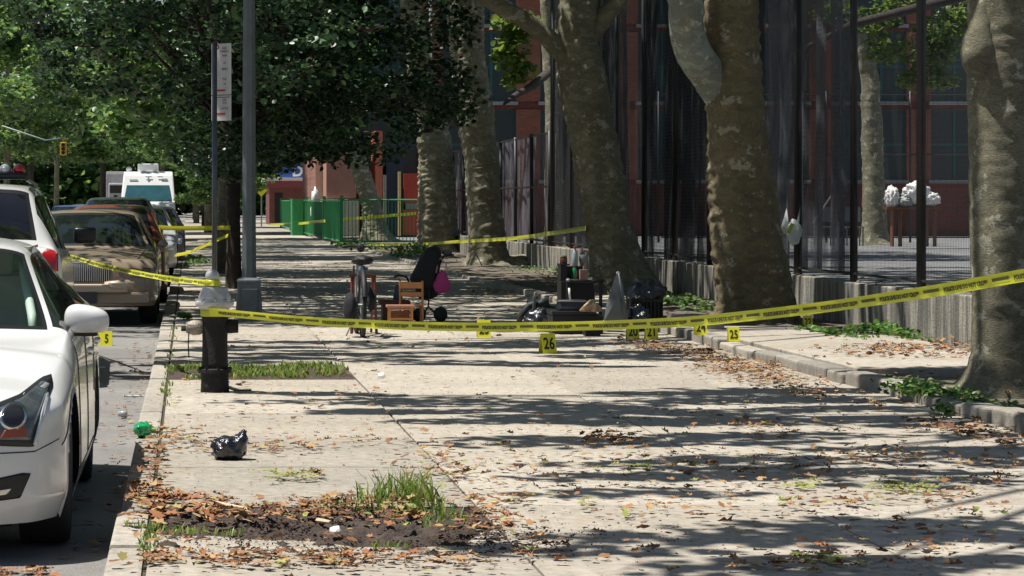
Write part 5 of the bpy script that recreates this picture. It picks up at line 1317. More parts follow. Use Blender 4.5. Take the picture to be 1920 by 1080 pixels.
for d in (-.2, .22):
    MB().tube([Q(824, 510, d), Q(806, 540, d), Q(803, 575, d), Q(818, 590, d), Q(826, 600, d)], .011, 7).build('frame_leg', black_m, sr, True)
    MB().tube([Q(803, 575, d), Q(786, 600, d)], .011, 7).build('frame_leg', black_m, sr, True)
    for px_ in (826, 786):
        MB().lathe([(.02, -.018), (.075, -.018), (.085, 0), (.075, .018), (.02, .018)], (X(px_, TYY + d), TYY + d, .085), 20, 'Y').build('wheel', rubber_m, sr, True)
hb = MB(); pk_ = M('pink_cloth', (.42, .045, .20), .8, var=.15, bmp=.4, bscale=12)
hbg = thing('pink_bag', 'pink bag hanging from the stroller handle', 'bag', Q(829, 548, -.26))
v_, f_ = blob((0, 0, 0), (.095, .05, .15), 3, .12)
hb.add([(x_ * (1.1 if z_ < 0 else 1 - z_ * 2.4), y_, max(z_, -.115)) for x_, y_, z_ in v_], f_).build('bag_body', pk_, hbg, True, world=False).location = (0, 0, .11)
MB().tube([Q(818, 512, -.26), Q(820, 492, -.24), Q(826, 484, -.21), Q(836, 494, -.24), Q(838, 512, -.26)], .009, 6).build('strap', M('pale_pink', (.5, .28, .33), .8), hbg, True)
# ------------------------------------------------------------------ pile by the leaning tree
def at(px, py, Y): return P(px, py, Y)
GY = 30.6
ot = thing('overturned_chair', 'dark plastic chair lying tipped over at the left end of the pile', 'chair', (X(1005, GY), GY, 0))
dg = M('dark_green_plastic', (.014, .02, .018), .6, var=.3)
MB().tube([at(972, 606, GY), at(978, 590, GY), at(992, 573, GY), at(1012, 566, GY)], [.03, .035, .04, .04], 8).build('leg', dg, ot, True)
MB().tube([at(998, 610, GY), at(1003, 585, GY), at(1010, 570, GY), at(1028, 565, GY)], [.035, .045, .05, .05], 8).build('leg', dg, ot, True)
MB().box(at(1001, 582, GY - .05), (.035, .03, .34), rot=Matrix.Rotation(R(4), 3, 'Y')).build('leg', M('grey_plastic_edge', (.13, .15, .15), .4), ot, bevel=.006)
MB().box(at(1028, 573, GY + .2), (.34, .4, .05), rot=Matrix.Rotation(R(6), 3, 'Y')).build('seat', dg, ot, bevel=.02)
MB().box(at(998, 562, GY + .25), (.06, .4, .12), rot=Matrix.Rotation(R(20), 3, 'Y')).build('backrest', dg, ot, bevel=.02)
XY_ = 29.3
tb_ = thing('storage_tote', 'low black storage tote with a pale grey lid at the front of the pile', 'box', (X(1083, XY_), XY_, 0))
MB().span((X(1036, XY_), XY_, 0), (X(1131, XY_), XY_ + .4, Z(590, XY_))).build('bin', M('tote_black', (.010, .011, .014), .55, var=.3), tb_, bevel=.012)
MB().span((X(1034, XY_), XY_ - .015, Z(590, XY_) + .001), (X(1118, XY_), XY_ + .415, Z(583, XY_))).build('rim', M('tote_rim', (.018, .019, .024), .5), tb_, bevel=.01)
MB().box((X(1078, XY_), XY_ + .2, Z(573.5, XY_)), (.34, .34, .09), taper=.88).build('lid_box', M('tote_grey', (.035, .035, .045), .5), tb_, bevel=.012)
MB().box((X(1076, XY_), XY_ + .2, Z(565, XY_)), (.31, .32, .018)).build('lid', M('lid_grey', (.34, .34, .35), .35), tb_, bevel=.006)
bs = thing('basket', 'brown basket with a lumpy tan blanket on top', 'basket', (X(1112, 28.9), 28.9, Z(610, 28.9))); KY = 28.9
MB().lathe([(.10, Z(603, KY)), (.115, Z(590, KY)), (.12, Z(584, KY)), (.105, Z(584, KY))], (X(1112, KY), KY + .1, 0), 20).build('bin', M('brown_basket', (.10, .035, .02), .7, bmp=.5), bs, True)
bs.location.z = 0
v_, f_ = blob((X(1112, KY), KY + .1, Z(583, KY)), (.105, .11, .11), 5, .5, 2.6)
v_ = [Vector((x_ - (x_ - X(1112, KY)) * max(0, z_ - Z(578, KY)) * 7, y_, z_ * 1.)) for x_, y_, z_ in v_]
MB().add([(x_, y_, max(z_, Z(585, KY))) for x_, y_, z_ in v_], f_).build('blanket', M('tan_cloth', (.46, .31, .18), .9, var=.35, scale=14, bmp=.6), bs, True)
MB().span((X(1098, KY), KY + .0, 0), (X(1126, KY), KY + .2, Z(603.5, KY))).build('stand_block', black_m, bs)
fc = thing('folding_walker', 'black folding chair frame with fabric seat in the middle of the pile', 'chair', (X(1098, GY), GY, 0))
FYc = 30.2
MB().tube([at(1064, 527, FYc), at(1066, 608, FYc)], .018, 8).build('leg', black_m, fc); MB().tube([at(1127, 529, FYc), at(1125, 608, FYc)], .02, 8).build('leg', black_m, fc)
MB().tube([at(1062, 526, FYc), at(1080, 527, FYc), at(1110, 528, FYc), at(1131, 526, FYc)], .022, 8).build('top_rail', black_m, fc, True)
m = MB(); m.add([at(1070, 530, FYc + .02), at(1112, 530, FYc + .02), at(1116, 562, FYc + .05), at(1066, 564, FYc + .05), at(1070, 530, FYc + .05), at(1112, 530, FYc + .05), at(1116, 562, FYc + .10), at(1066, 564, FYc + .10)], [(0, 1, 2, 3), (7, 6, 5, 4), (0, 4, 5, 1), (1, 5, 6, 2), (2, 6, 7, 3), (3, 7, 4, 0)]).build('fabric_seat', M('black_fabric', (.015, .015, .018), .9), fc)
MB().tube([at(1067, 540, FYc - .04), at(1069, 563, FYc - .04)], .012, 8).build('grip', white_m, fc, True)
MB().add(*blob(at(1065, 525, FYc - .02), (.022, .022, .018), 2, .1)).build('knob', M('grey_knob', (.4, .4, .42), .4), fc, True)
cbn = thing('dark_cabinet', 'dark narrow cabinet carrying bottles beside the leaning trunk', 'cabinet', (X(1075, 31.4), 31.4, 0)); QY = 31.4
MB().span((X(1052, QY), QY, 0), (X(1110, QY), QY + .35, Z(527, QY))).build('body', M('cabinet_black', (.015, .013, .014), .5), cbn, bevel=.006)
MB().span((X(1052, QY), QY + .04, Z(526.8, QY)), (X(1064, QY), QY + .3, Z(498, QY))).build('upright_panel', M('cabinet_black', (.015, .013, .014), .5), cbn, bevel=.004)
MB().span((X(1051, QY), QY + .0, Z(497.8, QY)), (X(1068, QY), QY + .33, Z(495, QY))).build('top_shelf', M('cabinet_black', (.015, .013, .014), .5), cbn)
zt = Z(527, QY)
def bottle(name, label, px, y0, y1, r, mt, capm=None, dy=.15):
    t = thing(name, label, 'bottle', (X(px, QY + dy), QY + dy, Z(y1, QY)))
    h = (y1 - y0) * QY / FPX
    MB().lathe([(r * .9, 0), (r, .01), (r, h * .62), (r * .75, h * .75), (r * .38, h * .86), (r * .38, h * .93)], (0, 0, 0), 18).build('glass_body', mt, t, True, world=False)
    MB().lathe([(r * .45, h * .93), (r * .45, h)], (0, 0, 0), 12).build('cap', capm or redp_m, t, world=False)
    return t
bottle('green_bottle', 'green bottle standing on the dark cabinet', 1077, 498, 527, .035, M('green_glass', (.02, .20, .07), .1, coat=.8, var=.3, scale=30))
tpb = thing('side_carton', 'dark carton on the cabinet under the pale bottle', 'box', (X(1080, QY + .3), QY + .26, zt))
MB().span((X(1068, QY), QY + .22, zt), (X(1098, QY), QY + .34, Z(500, QY))).build('carton', M('cabinet_black', (.015, .013, .014), .5), tpb)
t_ = bottle('spray_bottle', 'tall pale blue spray bottle with a red top on the cabinet', 1078, 463, 500, .033, M('pale_blue_plastic', (.36, .44, .48), .35), redp_m, .28)
MB().box((0, -.02, (500 - 464) * QY / FPX), (.03, .07, .025)).build('trigger', redp_m, t_, world=False)
b2_ = thing('pink_carton', 'small faded pink carton on the dark cabinet', 'box', (X(1096, QY), QY + .1, zt))
MB().span((X(1089, QY), QY + .05, zt + .001), (X(1103, QY), QY + .14, Z(506, QY))).build('carton', M('faded_pink', (.42, .22, .18), .7), b2_)
b3_ = thing('round_jug', 'round translucent grey jug beside the spray bottle', 'jug', (X(1094, QY + .28), QY + .28, Z(500, QY)))
MB().add(*blob((X(1094, QY + .28), QY + .29, Z(486, QY)), (.052, .045, .086), 2, .05)).build('jug_body', M('frosted_grey', (.20, .22, .20), .3, var=.2, coat=.4), b3_, True)
MB().lathe([(.025, 0), (.025, .05)], (X(1090, QY + .28), QY + .28, Z(474, QY)), 12).build('cap', M('pale_red', (.4, .2, .2), .5), b3_)
b4_ = thing('brown_jar', 'small brown jar on the upper shelf of the cabinet', 'jar', (X(1060, QY), QY + .15, Z(495, QY)))
MB().lathe([(.04, 0), (.045, .02), (.045, .06), (.035, .08)], (0, 0, 0), 16).build('jar_body', M('brown_glass', (.10, .04, .015), .2, coat=.6), b4_, True, world=False)
MB().lathe([(.042, .08), (.042, .098)], (0, 0, 0), 16).build('lid', M('olive_lid', (.30, .26, .12), .5), b4_, world=False)
# grey folded umbrella / canvas
UY = 30.0
cv = thing('grey_canvas', 'grey pointed folded canvas standing upright in the pile', 'folded canvas', (X(1152, UY), UY, 0))
pr = [(1132, 604), (1136, 575), (1145, 545), (1152, 522), (1156, 514), (1162, 513), (1167, 530), (1171, 556), (1175, 580), (1178, 604)]
fr1 = [P(a, b, UY - .02 - (.06 if 2 < k < 8 else 0)) for k, (a, b) in enumerate(pr)]; bk1 = [P(a, b, UY + .14) for a, b in pr]; n1 = len(pr)
cen = sum(fr1, Vector()) / n1 + Vector((0, -.05, 0)); vs = [cen] + fr1 + bk1
fs = [(0, 1 + k, 1 + (k + 1) % n1) for k in range(n1)] + [(1 + k, 1 + (k + 1) % n1, 1 + n1 + (k + 1) % n1, 1 + n1 + k) for k in range(n1)] + [tuple(1 + n1 + k for k in range(n1 - 1, -1, -1))]
MB().add(vs, fs).build('canvas', M('grey_canvas', (.15, .165, .175), .75, var=.2, scale=7, bmp=.5, bscale=14), cv)
MB().tube([P(1160, 512, UY - .09), P(1173, 604, UY - .09)], .012, 6).build('pole', M('canvas_edge', (.09, .1, .11), .4), cv, True)
MB().add(*blob(P(1159, 512, UY), (.022, .022, .022), 1, .05)).build('tip', M('tip_white', (.7, .7, .68), .4), cv, True)
GB = 30.6
cr = thing('milk_crate', 'black plastic crate under a dark rubbish bag at the right end of the pile', 'crate', (X(1212, GB), GB, 0))
m = MB(); a0_, a1_ = X(1184, GB), X(1242, GB); zc = Z(560, GB)
for yy in (GB, GB + .34): 
    m.span((a0_, yy - .01, 0), (a1_, yy + .01, .05)); m.span((a0_, yy - .01, zc - .04), (a1_, yy + .01, zc))
    for k in range(9): xk = a0_ + (a1_ - a0_) * k / 8; m.span((xk - .007, yy - .008, .05), (xk + .007, yy + .008, zc - .04))
for xx in (a0_, a1_): m.span((xx - .01, GB + .011, 0), (xx + .01, GB + .329, zc))
m.span((a0_, GB + .012, .0), (a1_, GB + .328, .015)); m.build('shell', black_m, cr); MB().span((a0_ + .015, GB + .02, .017), (a1_ - .015, GB + .32, zc - .01)).build('liner', M('liner_dark', (.012, .014, .014), .8), cr)
bagm = M('black_bag_plastic', (.012, .015, .02), .28, var=.4, bmp=.9, bscale=9, coat=.3)
v_, f_ = blob((X(1214, GB), GB + .16, Z(556, GB)), (.205, .2, .19), 9, .32, 2.6, 4)
bb_ = MB().add([(x_, y_, max(z_, zc + .002)) for x_, y_, z_ in v_], f_).build('rubbish_bag', bagm, None, True); tag(bb_, 'dark shiny rubbish bag sitting on the black crate', 'bag')
v_, f_ = blob((X(1196, 30.2), 30.2, .13), (.13, .12, .15), 21, .35, 2.6, 4, spikes=.1)
o = MB().add([(x_, y_, max(z_, .004)) for x_, y_, z_ in v_], f_).build('rubbish_bag', bagm, None, True); tag(o, 'small black rubbish bag slumped between the grey canvas and the crate', 'bag')
v_, f_ = blob((X(1022, 30.0), 30.45, .1), (.16, .14, .14), 23, .35, 2.6, 4, spikes=.1)
o = MB().add([(x_, y_, max(z_, .004)) for x_, y_, z_ in v_], f_).build('rubbish_bag', bagm, None, True); tag(o, 'flat black rubbish bag between the overturned chair and the black tote', 'bag')
# hat-like dark bit and boards
o = MB().box((X(1003, 30.), 30.0, .008), (.45, .5, .012), rot=.2).build('cardboard_sheet', M('pale_card', (.55, .5, .42), .8)); tag(o, 'pale sheet of cardboard lying flat on the walk left of the tote', 'cardboard')

# plastic bag tied to the fence post
wb = thing('white_bag', 'white plastic carrier bag tied by its handles to a fence post', 'bag', (X(1484, 33.4), 33.4, Z(463, 33.4))); WY = 33.4
wbm = leafmat('thin_white_plastic', [(0, (.62, .68, .66)), (1, (.66, .7, .68))], .35, .35)
v_, f_ = blob((0, 0, 0), (.085, .05, .15), 6, .22, 2.5, 4)
MB().add([(x_ * 1.1 * (1.0 if z_ > -.05 else .8 - z_ * .2) + X(1489, WY), y_ + WY, z_ + Z(436, WY)) for x_, y_, z_ in v_], f_).build('bag_body', wbm, wb, True)
for (a, b_, c_) in ((1467, 405, 1473), (1497, 398, 1489)):
    m = MB(); m.add([P(a - 6, b_ + 32, WY), P(c_ + 9, b_ + 36, WY), P(a + (8 if a < 1480 else 4), b_ - 15, WY), P(a, b_ + 30, WY + .05), P(c_ + 5, b_ + 30, WY + .05)], [(0, 1, 2), (1, 4, 2), (4, 3, 2), (3, 0, 2), (0, 3, 4, 1)]).build('handle', wbm, wb, True)
MB().box(P(1482, 428, WY - .055), (.05, .006, .13), rot=Matrix.Rotation(R(28), 3, 'Y')).build('print', M('yellow_green_print', (.5, .6, .12), .5), wb)
# things in the yard
wy = 88.; tbn = thing('yard_bench', 'wooden bench by the yard building under the white bags', 'bench', (X(1715, wy), wy, 0))
MB().span((X(1663, wy), wy, Z(392, wy)), (X(1765, wy), wy + .5, Z(389, wy))).build('seat', dkw, tbn)
for px_ in (1675, 1690, 1740, 1755): MB().span((X(px_, wy), wy + .1, 0), (X(px_ + 3, wy), wy + .4, Z(392, wy) - .002)).build('leg', dkw, tbn)
for k, (px_, py_, a, b_, lab) in enumerate(((1722, 362, .42, .42, 'biggest white plastic bag on the yard bench'), (1748, 374, .32, .26, 'right hand white plastic bag on the yard bench'), (1676, 370, .22, .40, 'left hand white plastic bag on the yard bench'), (1700, 379, .28, .2, 'small grey plastic bag on the yard bench'))):
    v_, f_ = blob((X(px_, wy), wy + .25, Z(py_, wy)), (a * .95, .25, b_ * .8), k * 3 + 1, .35, 4, 4, spikes=.15)
    o = MB().add([(x_, y_, max(z_, Z(389, wy) + .004)) for x_, y_, z_ in v_], f_).build('plastic_bag', white_m if k < 3 else M('grey_bag', (.35, .37, .36), .5), None, True); tag(o, lab, 'bag', 'bags piled on the yard bench')
yc_ = 90.
for k, px_ in enumerate((1545, 1600)):
    t = thing('yard_chair', ('pale metal chair in the yard left of the yard tree' if k else 'grey metal chair with a leaning stick in the yard'), 'chair', (X(px_, yc_), yc_, 0))
    gm = M('worn_metal', (.22, .24, .24), .5, .3)
    x0 = X(px_, yc_)
    MB().box((x0, yc_, .62), (.6, .5, .05)).build('seat', gm, t); MB().box((x0, yc_ + .25, 1.05), (.6, .04, .5)).build('backrest', gm, t)
    for sx in (-1, 1):
        for sy in (-1, 1): MB().box((x0 + sx * .27, yc_ + sy * .22, .3), (.04, .04, .6)).build('leg', gm, t)
o = MB().tube([P(1525, 418, 89), P(1562, 362, 89)], .03, 6).build('leaning_pole', M('pale_pole', (.4, .38, .34), .6)); tag(o, 'pale pole leaning diagonally against the yard chair', 'pole')

# ------------------------------------------------------------------ litter
o = MB(); v_, f_ = blob((0, 0, 0), (.098, .085, .068), 6, .22, 3.2, 4, spikes=.12)
LB = gY(864); vs = []
for x_, y_, z_ in v_:
    if x_ > .035: z_ += (x_ - .035) * 1.0 * max(0, .05 + z_) / .08
    vs.append((x_ + X(431, LB), y_ + LB + .07, max(z_ + .062, .004)))
bgo = MB().add(vs, f_).build('black_bag', M('glossy_black_bag', (.014, .015, .022), .18, var=.4, bmp=1., bscale=16, coat=.6), None, True); tag(bgo, 'small knotted black plastic bag on the sunlit walk below the hydrant', 'bag')
MB().box((X(427, LB), LB + .02, .10), (.07, .02, .05), rot=Matrix.Rotation(R(-50), 3, 'X')).build('print', M('blue_print', (.14, .2, .45), .3), bgo) if False else None
gb = thing('green_bottle', 'crushed green plastic bottle lying on the kerb beside the gutter', 'bottle', (X(268, 16.5), 16.5, 0))
v_, f_ = blob((X(268, 16.5), 16.5, .045), (.05, .065, .042), 4, .5, 4, 3, spikes=.3)
MB().add(v_, f_).build('bottle_body', M('green_plastic', (.01, .33, .10), .15, var=.4, scale=30, coat=.8), gb, True)
MB().lathe([(.018, 0), (.018, .03)], (X(284, 16.5), 16.52, .04), 12, 'X').build('cap', M('green_cap', (.2, .35, .05), .4), gb)
cu_ = MB().lathe([(.02, 0), (.024, .04), (.028, .07), (.026, .07), (.02, .01)], (0, 0, 0), 16, 'X')
cu_.v = [(v[0] + X(221, 19.6), v[1] + 19.6, v[2] + ROAD + .038) for v in cu_.v]
tag(cu_.build('plastic_cup', M('clear_plastic', (.38, .39, .38), .15, coat=.6), None, True), 'clear plastic cup lying on its side in the gutter', 'cup')
for k, (px_, py_, a, b_, rz_, nm, lab) in enumerate(((250, 744, .16, .05, .1, 'paper_scrap', 'long white paper scrap in the gutter below the hydrant'), (185, 690, .12, .05, .4, 'paper_scrap', 'white paper scrap on the road beside the white sedan'))):
    Y_ = (CH - ROAD) * FPX / (py_ - YH)
    o = MB().box((X(px_, Y_), Y_, ROAD + .008), (a, b_, .006), rot=rz_).build(nm, white_m); tag(o, lab, 'paper')
m = MB(); a, b_ = Vector((X(396, 12.25), 12.3, .055)), Vector((X(466, 12.2), 12.12, .045))
m.add([a + Vector((0, .0, .025)), a + Vector((.05, -.05, -.01)), b_ + Vector((0, -.03, -.005)), b_ + Vector((-.01, .01, .02)), a + Vector((0.01, .02, .012)), a + Vector((.05, -.03, -.03)), b_ + Vector((0, -.01, -.02)), b_ + Vector((-.01, .03, .0))], [(0, 1, 2, 3), (7, 6, 5, 4), (0, 4, 5, 1), (1, 5, 6, 2), (2, 6, 7, 3), (3, 7, 4, 0)])
tag(m.build('wood_shard', M('pale_wood', (.62, .50, .34), .8, var=.15)), 'pale splintered wood piece lying in the near tree pit', 'wood')
for (px_, py_, r_, nm, lab, mt) in ((628, 1004, .025, 'white_bottle_cap', 'white crumpled bit beside a pale twig in the near pit', white_m), (1748, 637, .035, 'blue_wrapper', 'pale blue wrapper in the weeds at the foot of the wall', M('pale_blue', (.35, .55, .6), .5)), (1715, 628, .03, 'white_wrapper', 'white wrapper in the weeds at the foot of the wall', white_m), (715, 703 + 6, .03, 'white_tissue', 'white tissue at the edge of the hydrant grass patch', white_m)):
    Y_ = gY(py_, .03); v_, f_ = blob((X(px_, Y_), Y_, .05), (r_, r_, r_ * .8), 3, .4, 3, 2); tag(MB().add(v_, f_).build(nm, mt), lab, 'litter')
o = MB().tube([(X(597, 11.7), 11.75, .05), (X(620, 11.6), 11.6, .06)], [.012, .008], 6).build('pale_twig', M('pale_wood', (.62, .50, .34), .8)); tag(o, 'short pale twig in the soil of the near tree pit', 'twig')
o = MB().box((X(1290, 30.2), 30.25, .09), (.34, .4, .2), rot=.3).build('stone_block', old_m, None, bevel=.05, segs=3); tag(o, 'rounded stone block where the stone edging starts beside marker 21', 'stone')
o = MB().box((X(1335, 28.6), 28.7, .1), (.3, .3, .16), rot=-.2).build('stone_block', kerb_m, None, bevel=.04, segs=3); tag(o, 'broken pale stone block in front of marker 24', 'stone')

# ------------------------------------------------------------------ grass and weeds
def blades(name, spots, seed, mat, label, wdt=.006, zfun=None):
    """spots: (x0,x1,y0,y1,n,hmin,hmax,z)"""
    rng = np.random.default_rng(seed); Vs = []
    for (x0, x1, y0, y1, n, h0, h1, z) in spots:
        x_ = rng.uniform(x0, x1, n); y_ = rng.uniform(y0, y1, n); h = rng.uniform(h0, h1, n); a = rng.uniform(0, 6.28, n); ln = rng.uniform(.15, .9, n) * h
        w_ = wdt * rng.uniform(.6, 1.4, n); dx, dy = np.cos(a), np.sin(a)
        b = rng.uniform(0, 6.28, n); bx_, by_ = np.cos(b) * w_, np.sin(b) * w_
        q = lambda k, t, hh: np.stack([x_ + dx * ln * t + bx_ * k, y_ + dy * ln * t + by_ * k, z + h * hh], 1)
        Vs.append(np.stack([q(-1, 0, 0), q(1, 0, 0), q(.8, .35, .6), q(-.8, .35, .6), q(.1, 1, 1.), q(-.1, 1, .98)], 1))
    o = strips(name, np.concatenate(Vs), 6, [(0, 1, 2, 3), (3, 2, 4, 5)], mat); tag(o, label, 'grass', kind='stuff'); return o
cl = random.Random(3); sp_ = []
for k in range(46): x_, y_ = cl.uniform(-.15, 1.33), cl.uniform(22.0, 23.7); sp_.append((x_ - .12, x_ + .12, y_ - .12, y_ + .12, cl.randint(20, 80), .012, .045 + .05 * cl.random() ** 2, 0.))
blades('grass', sp_, 1, grass_m, 'short bright green grass filling the tree pit behind the hydrant', .008)
sp_ = []
for (px_, py_, hh, n) in ((700, 950, .16, 70), (730, 945, .22, 90), (755, 950, .2, 90), (780, 945, .24, 110), (800, 955, .22, 90), (690, 965, .12, 60), (770, 978, .1, 80), (830, 975, .12, 60), (850, 985, .1, 50), (620, 955, .07, 70), (640, 950, .08, 50), (430, 1010, .05, 40), (310, 1005, .05, 60), (350, 1008, .05, 60), (270, 995, .05, 50), (820, 1000, .08, 40), (735, 1035, .05, 40)):
    Y_ = gY(py_); x_ = X(px_, Y_); sp_.append((x_ - .08, x_ + .08, Y_ - .08, Y_ + .08, int(n * .7), hh * .15, hh * .72, .02))
blades('grass', sp_, 2, grass_m, 'tuft of tall green grass growing at the back of the near tree pit', .005)
sp_ = []
for k in range(60):
    y_ = cl.uniform(10.5, 31); sp_.append((KX1 - .03, KX1 + .05, y_ - .12, y_ + .12, cl.choice((0, 1, 3, 16)), .01, .04, 0.))
blades('grass', sp_, 3, grass_m, 'thin line of grass sprouting along the kerb joint', .005)
def weeds(name, label, spots, seed, mat, size=.036):
    C = []; Rr = []; N = []
    for (px_, py_, rx, rz_, n, z) in spots:
        Y_ = gY(py_, z); C.append((X(px_, Y_), Y_ + .1, z + rz_ * .6)); Rr.append((rx, rx * 1.5, rz_ * .6)); N.append(int(n * .75))
    o = foliage(name, C, Rr, N, size, seed, mat, None, .7, .5); tag(o, label, 'weeds', kind='stuff'); return o
weedm = leafmat('weed_leaves', [(0, (.03, .09, .02)), (.5, (.07, .17, .03)), (1, (.16, .30, .06))], .3)
weeds('weeds', 'leafy green weeds at the foot of the right hand trunk', [(1700, 742, .2, .08, 160, .05), (1745, 748, .25, .10, 220, .05), (1790, 752, .2, .08, 150, .05), (1830, 762, .2, .07, 150, .04), (1870, 770, .2, .06, 120, .04), (1780, 790, .08, .12, 80, .03), (1720, 728, .25, .06, 150, .05), (1680, 722, .2, .05, 100, .05)], 5, weedm)
weeds('weeds', 'bright green weeds along the foot of the concrete wall', [(1655, 632, .22, .13, 160, .05), (1690, 638, .22, .12, 160, .05), (1625, 628, .25, .1, 120, .05), (1570, 632, .3, .07, 130, .05), (1530, 626, .3, .07, 100, .05), (1600, 640, .3, .06, 100, .05), (1720, 645, .2, .06, 90, .05), (1300, 575, .5, .12, 160, .05), (1260, 565, .5, .1, 140, .05), (1330, 585, .4, .08, 100, .05), (1010, 512, .8, .12, 120, .05), (1060, 520, .6, .1, 100, .05)], 6, weedm, .06)
weeds('weeds', 'green weeds behind the stroller by the knobbly trunk', [(770, 478, .6, .28, 260, .03), (800, 480, .5, .2, 160, .03), (750, 484, .4, .15, 100, .03), (690, 470, .9, .2, 150, .03), (650, 466, .6, .2, 120, .03)], 7, weedm, .1)
weeds('weeds', 'green weeds on the kerb between the tan car and the dark street tree', [(345, 598, .12, .06, 70, .02), (362, 492, .3, .16, 150, .02), (380, 495, .3, .12, 120, .02), (350, 500, .3, .08, 80, .02)], 8, weedm, .07)

# ------------------------------------------------------------------ fallen leaves
LB12 = [(0, -.5, 0), (.2, -.38, .03), (.34, -.2, .08), (.27, -.02, .03), (.42, .2, .12), (.2, .3, .04), (.05, .5, .12), (-.22, .36, .03), (-.38, .2, .12), (-.3, .0, .04), (-.34, -.22, .12), (-.16, -.32, .03)]
def leaf_template(curl, fold):
    out = []
    for k, (x_, y_, z_) in enumerate(LB12):
        j = 1 + .22 * math.sin(k * 2.7 + curl * 5 + fold * 3)
        out.append((x_ * j * (1 - .3 * abs(curl)), y_ * j + .2 * x_ * fold, z_ * .75 * curl + fold * x_ * x_ * 1.1 + .25 * curl * y_ * y_))
    return np.array(out)
TF = [(0, 1, 11, 11), ]
LQ = [(0, 1, 3, 11), (1, 2, 3, 3), (3, 4, 5, 5), (11, 3, 5, 7), (5, 6, 7, 7), (7, 8, 9, 9), (7, 9, 11, 11), (9, 10, 11, 11)]
LT = [(0, 1, 11), (1, 2, 3), (3, 4, 5), (11, 1, 3), (11, 3, 9), (9, 3, 5), (9, 5, 7), (5, 6, 7), (7, 8, 9), (9, 10, 11)]
def zones():
    """(px, py, rx_px, ry_px, n, kind) clusters read off the photograph"""
    return [(275, 915, 28, 60, 80, 4), (290, 855, 22, 30, 40, 4), (300, 950, 45, 22, 70, 4), (340, 940, 60, 10, 40, 4), (350, 828, 60, 14, 55, 0), (430, 838, 90, 12, 55, 0), (520, 845, 70, 9, 40, 0), (570, 842, 50, 6, 25, 0), (690, 832, 60, 8, 28, 0), (340, 812, 50, 7, 22, 0),
            (850, 890, 60, 16, 50, 0), (800, 870, 90, 14, 40, 0), (880, 950, 60, 20, 45, 0), (930, 985, 50, 18, 40, 0), (900, 1015, 90, 14, 55, 0), (960, 940, 40, 12, 22, 0), (560, 900, 40, 8, 20, 1), (530, 895, 30, 7, 22, 1), (580, 895, 40, 8, 20, 0),
            (480, 975, 150, 16, 130, 0), (360, 975, 110, 20, 110, 4), (600, 965, 70, 10, 70, 0), (650, 960, 90, 18, 80, 0), (740, 985, 70, 25, 80, 0), (600, 990, 120, 14, 60, 0),
            (450, 1055, 160, 18, 130, 0), (650, 1050, 160, 18, 120, 0), (850, 1060, 120, 16, 70, 0), (300, 1050, 60, 22, 50, 0), (1050, 1040, 150, 22, 60, 0), (1500, 1062, 150, 18, 70, 0), (1550, 1052, 60, 8, 40, 1), (1700, 1040, 200, 30, 50, 0),
            (1140, 825, 40, 9, 60, 2), (1160, 832, 60, 7, 45, 0), (1250, 780, 150, 18, 45, 0), (1420, 800, 80, 9, 45, 0), (1450, 820, 60, 6, 25, 0), (1250, 870, 150, 22, 60, 0), (1180, 885, 50, 7, 25, 1), (1290, 880, 30, 5, 12, 1), (1100, 950, 14, 7, 7, 1), (1175, 968, 10, 6, 6, 1), (1470, 945, 14, 6, 8, 1), (1510, 915, 40, 6, 22, 1), (1720, 922, 70, 10, 70, 1), (1740, 935, 70, 10, 40, 0), (1590, 945, 80, 8, 26, 0), (1850, 905, 60, 14, 40, 0), (1480, 875, 120, 14, 45, 0), (1700, 855, 100, 12, 50, 0), (1850, 870, 60, 10, 30, 0), (1600, 860, 60, 8, 20, 0),
            (1760, 800, 60, 16, 70, 2), (1840, 815, 70, 14, 90, 2), (1900, 835, 30, 8, 40, 2), (1640, 762, 60, 8, 45, 0), (1560, 745, 60, 8, 50, 0), (1480, 728, 70, 10, 90, 0), (1420, 700, 70, 14, 260, 3), (1370, 690, 70, 12, 240, 3), (1340, 676, 50, 8, 120, 3), (1450, 715, 60, 8, 120, 3), (1510, 738, 60, 7, 70, 3),
            (1250, 655, 60, 9, 150, 2), (1290, 665, 60, 6, 110, 2), (1210, 650, 40, 8, 90, 2), (1330, 662, 40, 5, 60, 0), (1180, 640, 30, 7, 40, 2), (940, 553, 55, 6, 120, 3), (960, 545, 50, 4, 60, 0), (900, 547, 40, 4, 40, 2), (550, 700, 30, 6, 12, 0),
            (480, 760, 160, 60, 45, 0), (700, 780, 200, 60, 70, 0), (950, 850, 200, 90, 200, 0), (1300, 930, 300, 80, 260, 0), (1500, 800, 300, 60, 160, 0), (1750, 980, 150, 60, 100, 0), (1650, 880, 220, 30, 120, 0), (700, 700, 100, 20, 20, 0), (1100, 700, 150, 25, 30, 0), (320, 800, 40, 60, 25, 0), (430, 720, 80, 6, 14, 0), (650, 740, 80, 10, 14, 0)]
rngL = np.random.default_rng(17)
big = []; small = {0: [], 1: []}
for (px_, py_, rx, ry, n, kd) in zones():
    d = rngL.normal(size=(n, 2)) * .6
    for q in range(n):
        a, b = px_ + d[q, 0] * rx, py_ + d[q, 1] * ry
        b = max(b, 470)
        Y_ = gY(b); X_ = X(a, Y_)
        if X_ < KX0 + .03: X_ = KX0 + .03 + abs(rngL.normal() * .05)
        z = .012
        if X_ > SX1 and kd != 3: z = .09
        if X_ < 1.38 and 11.0 < Y_ < 12.78: z = .045
        kind = 1 if (kd == 1 or (kd in (0,) and rngL.random() < .07)) else 0
        big.append((X_, Y_, z + rngL.uniform(0, .012), kind, rngL.uniform(.022, .075) * (1.15 if kd == 2 else 1.) * (1.3 if kd == 4 else 1.)))
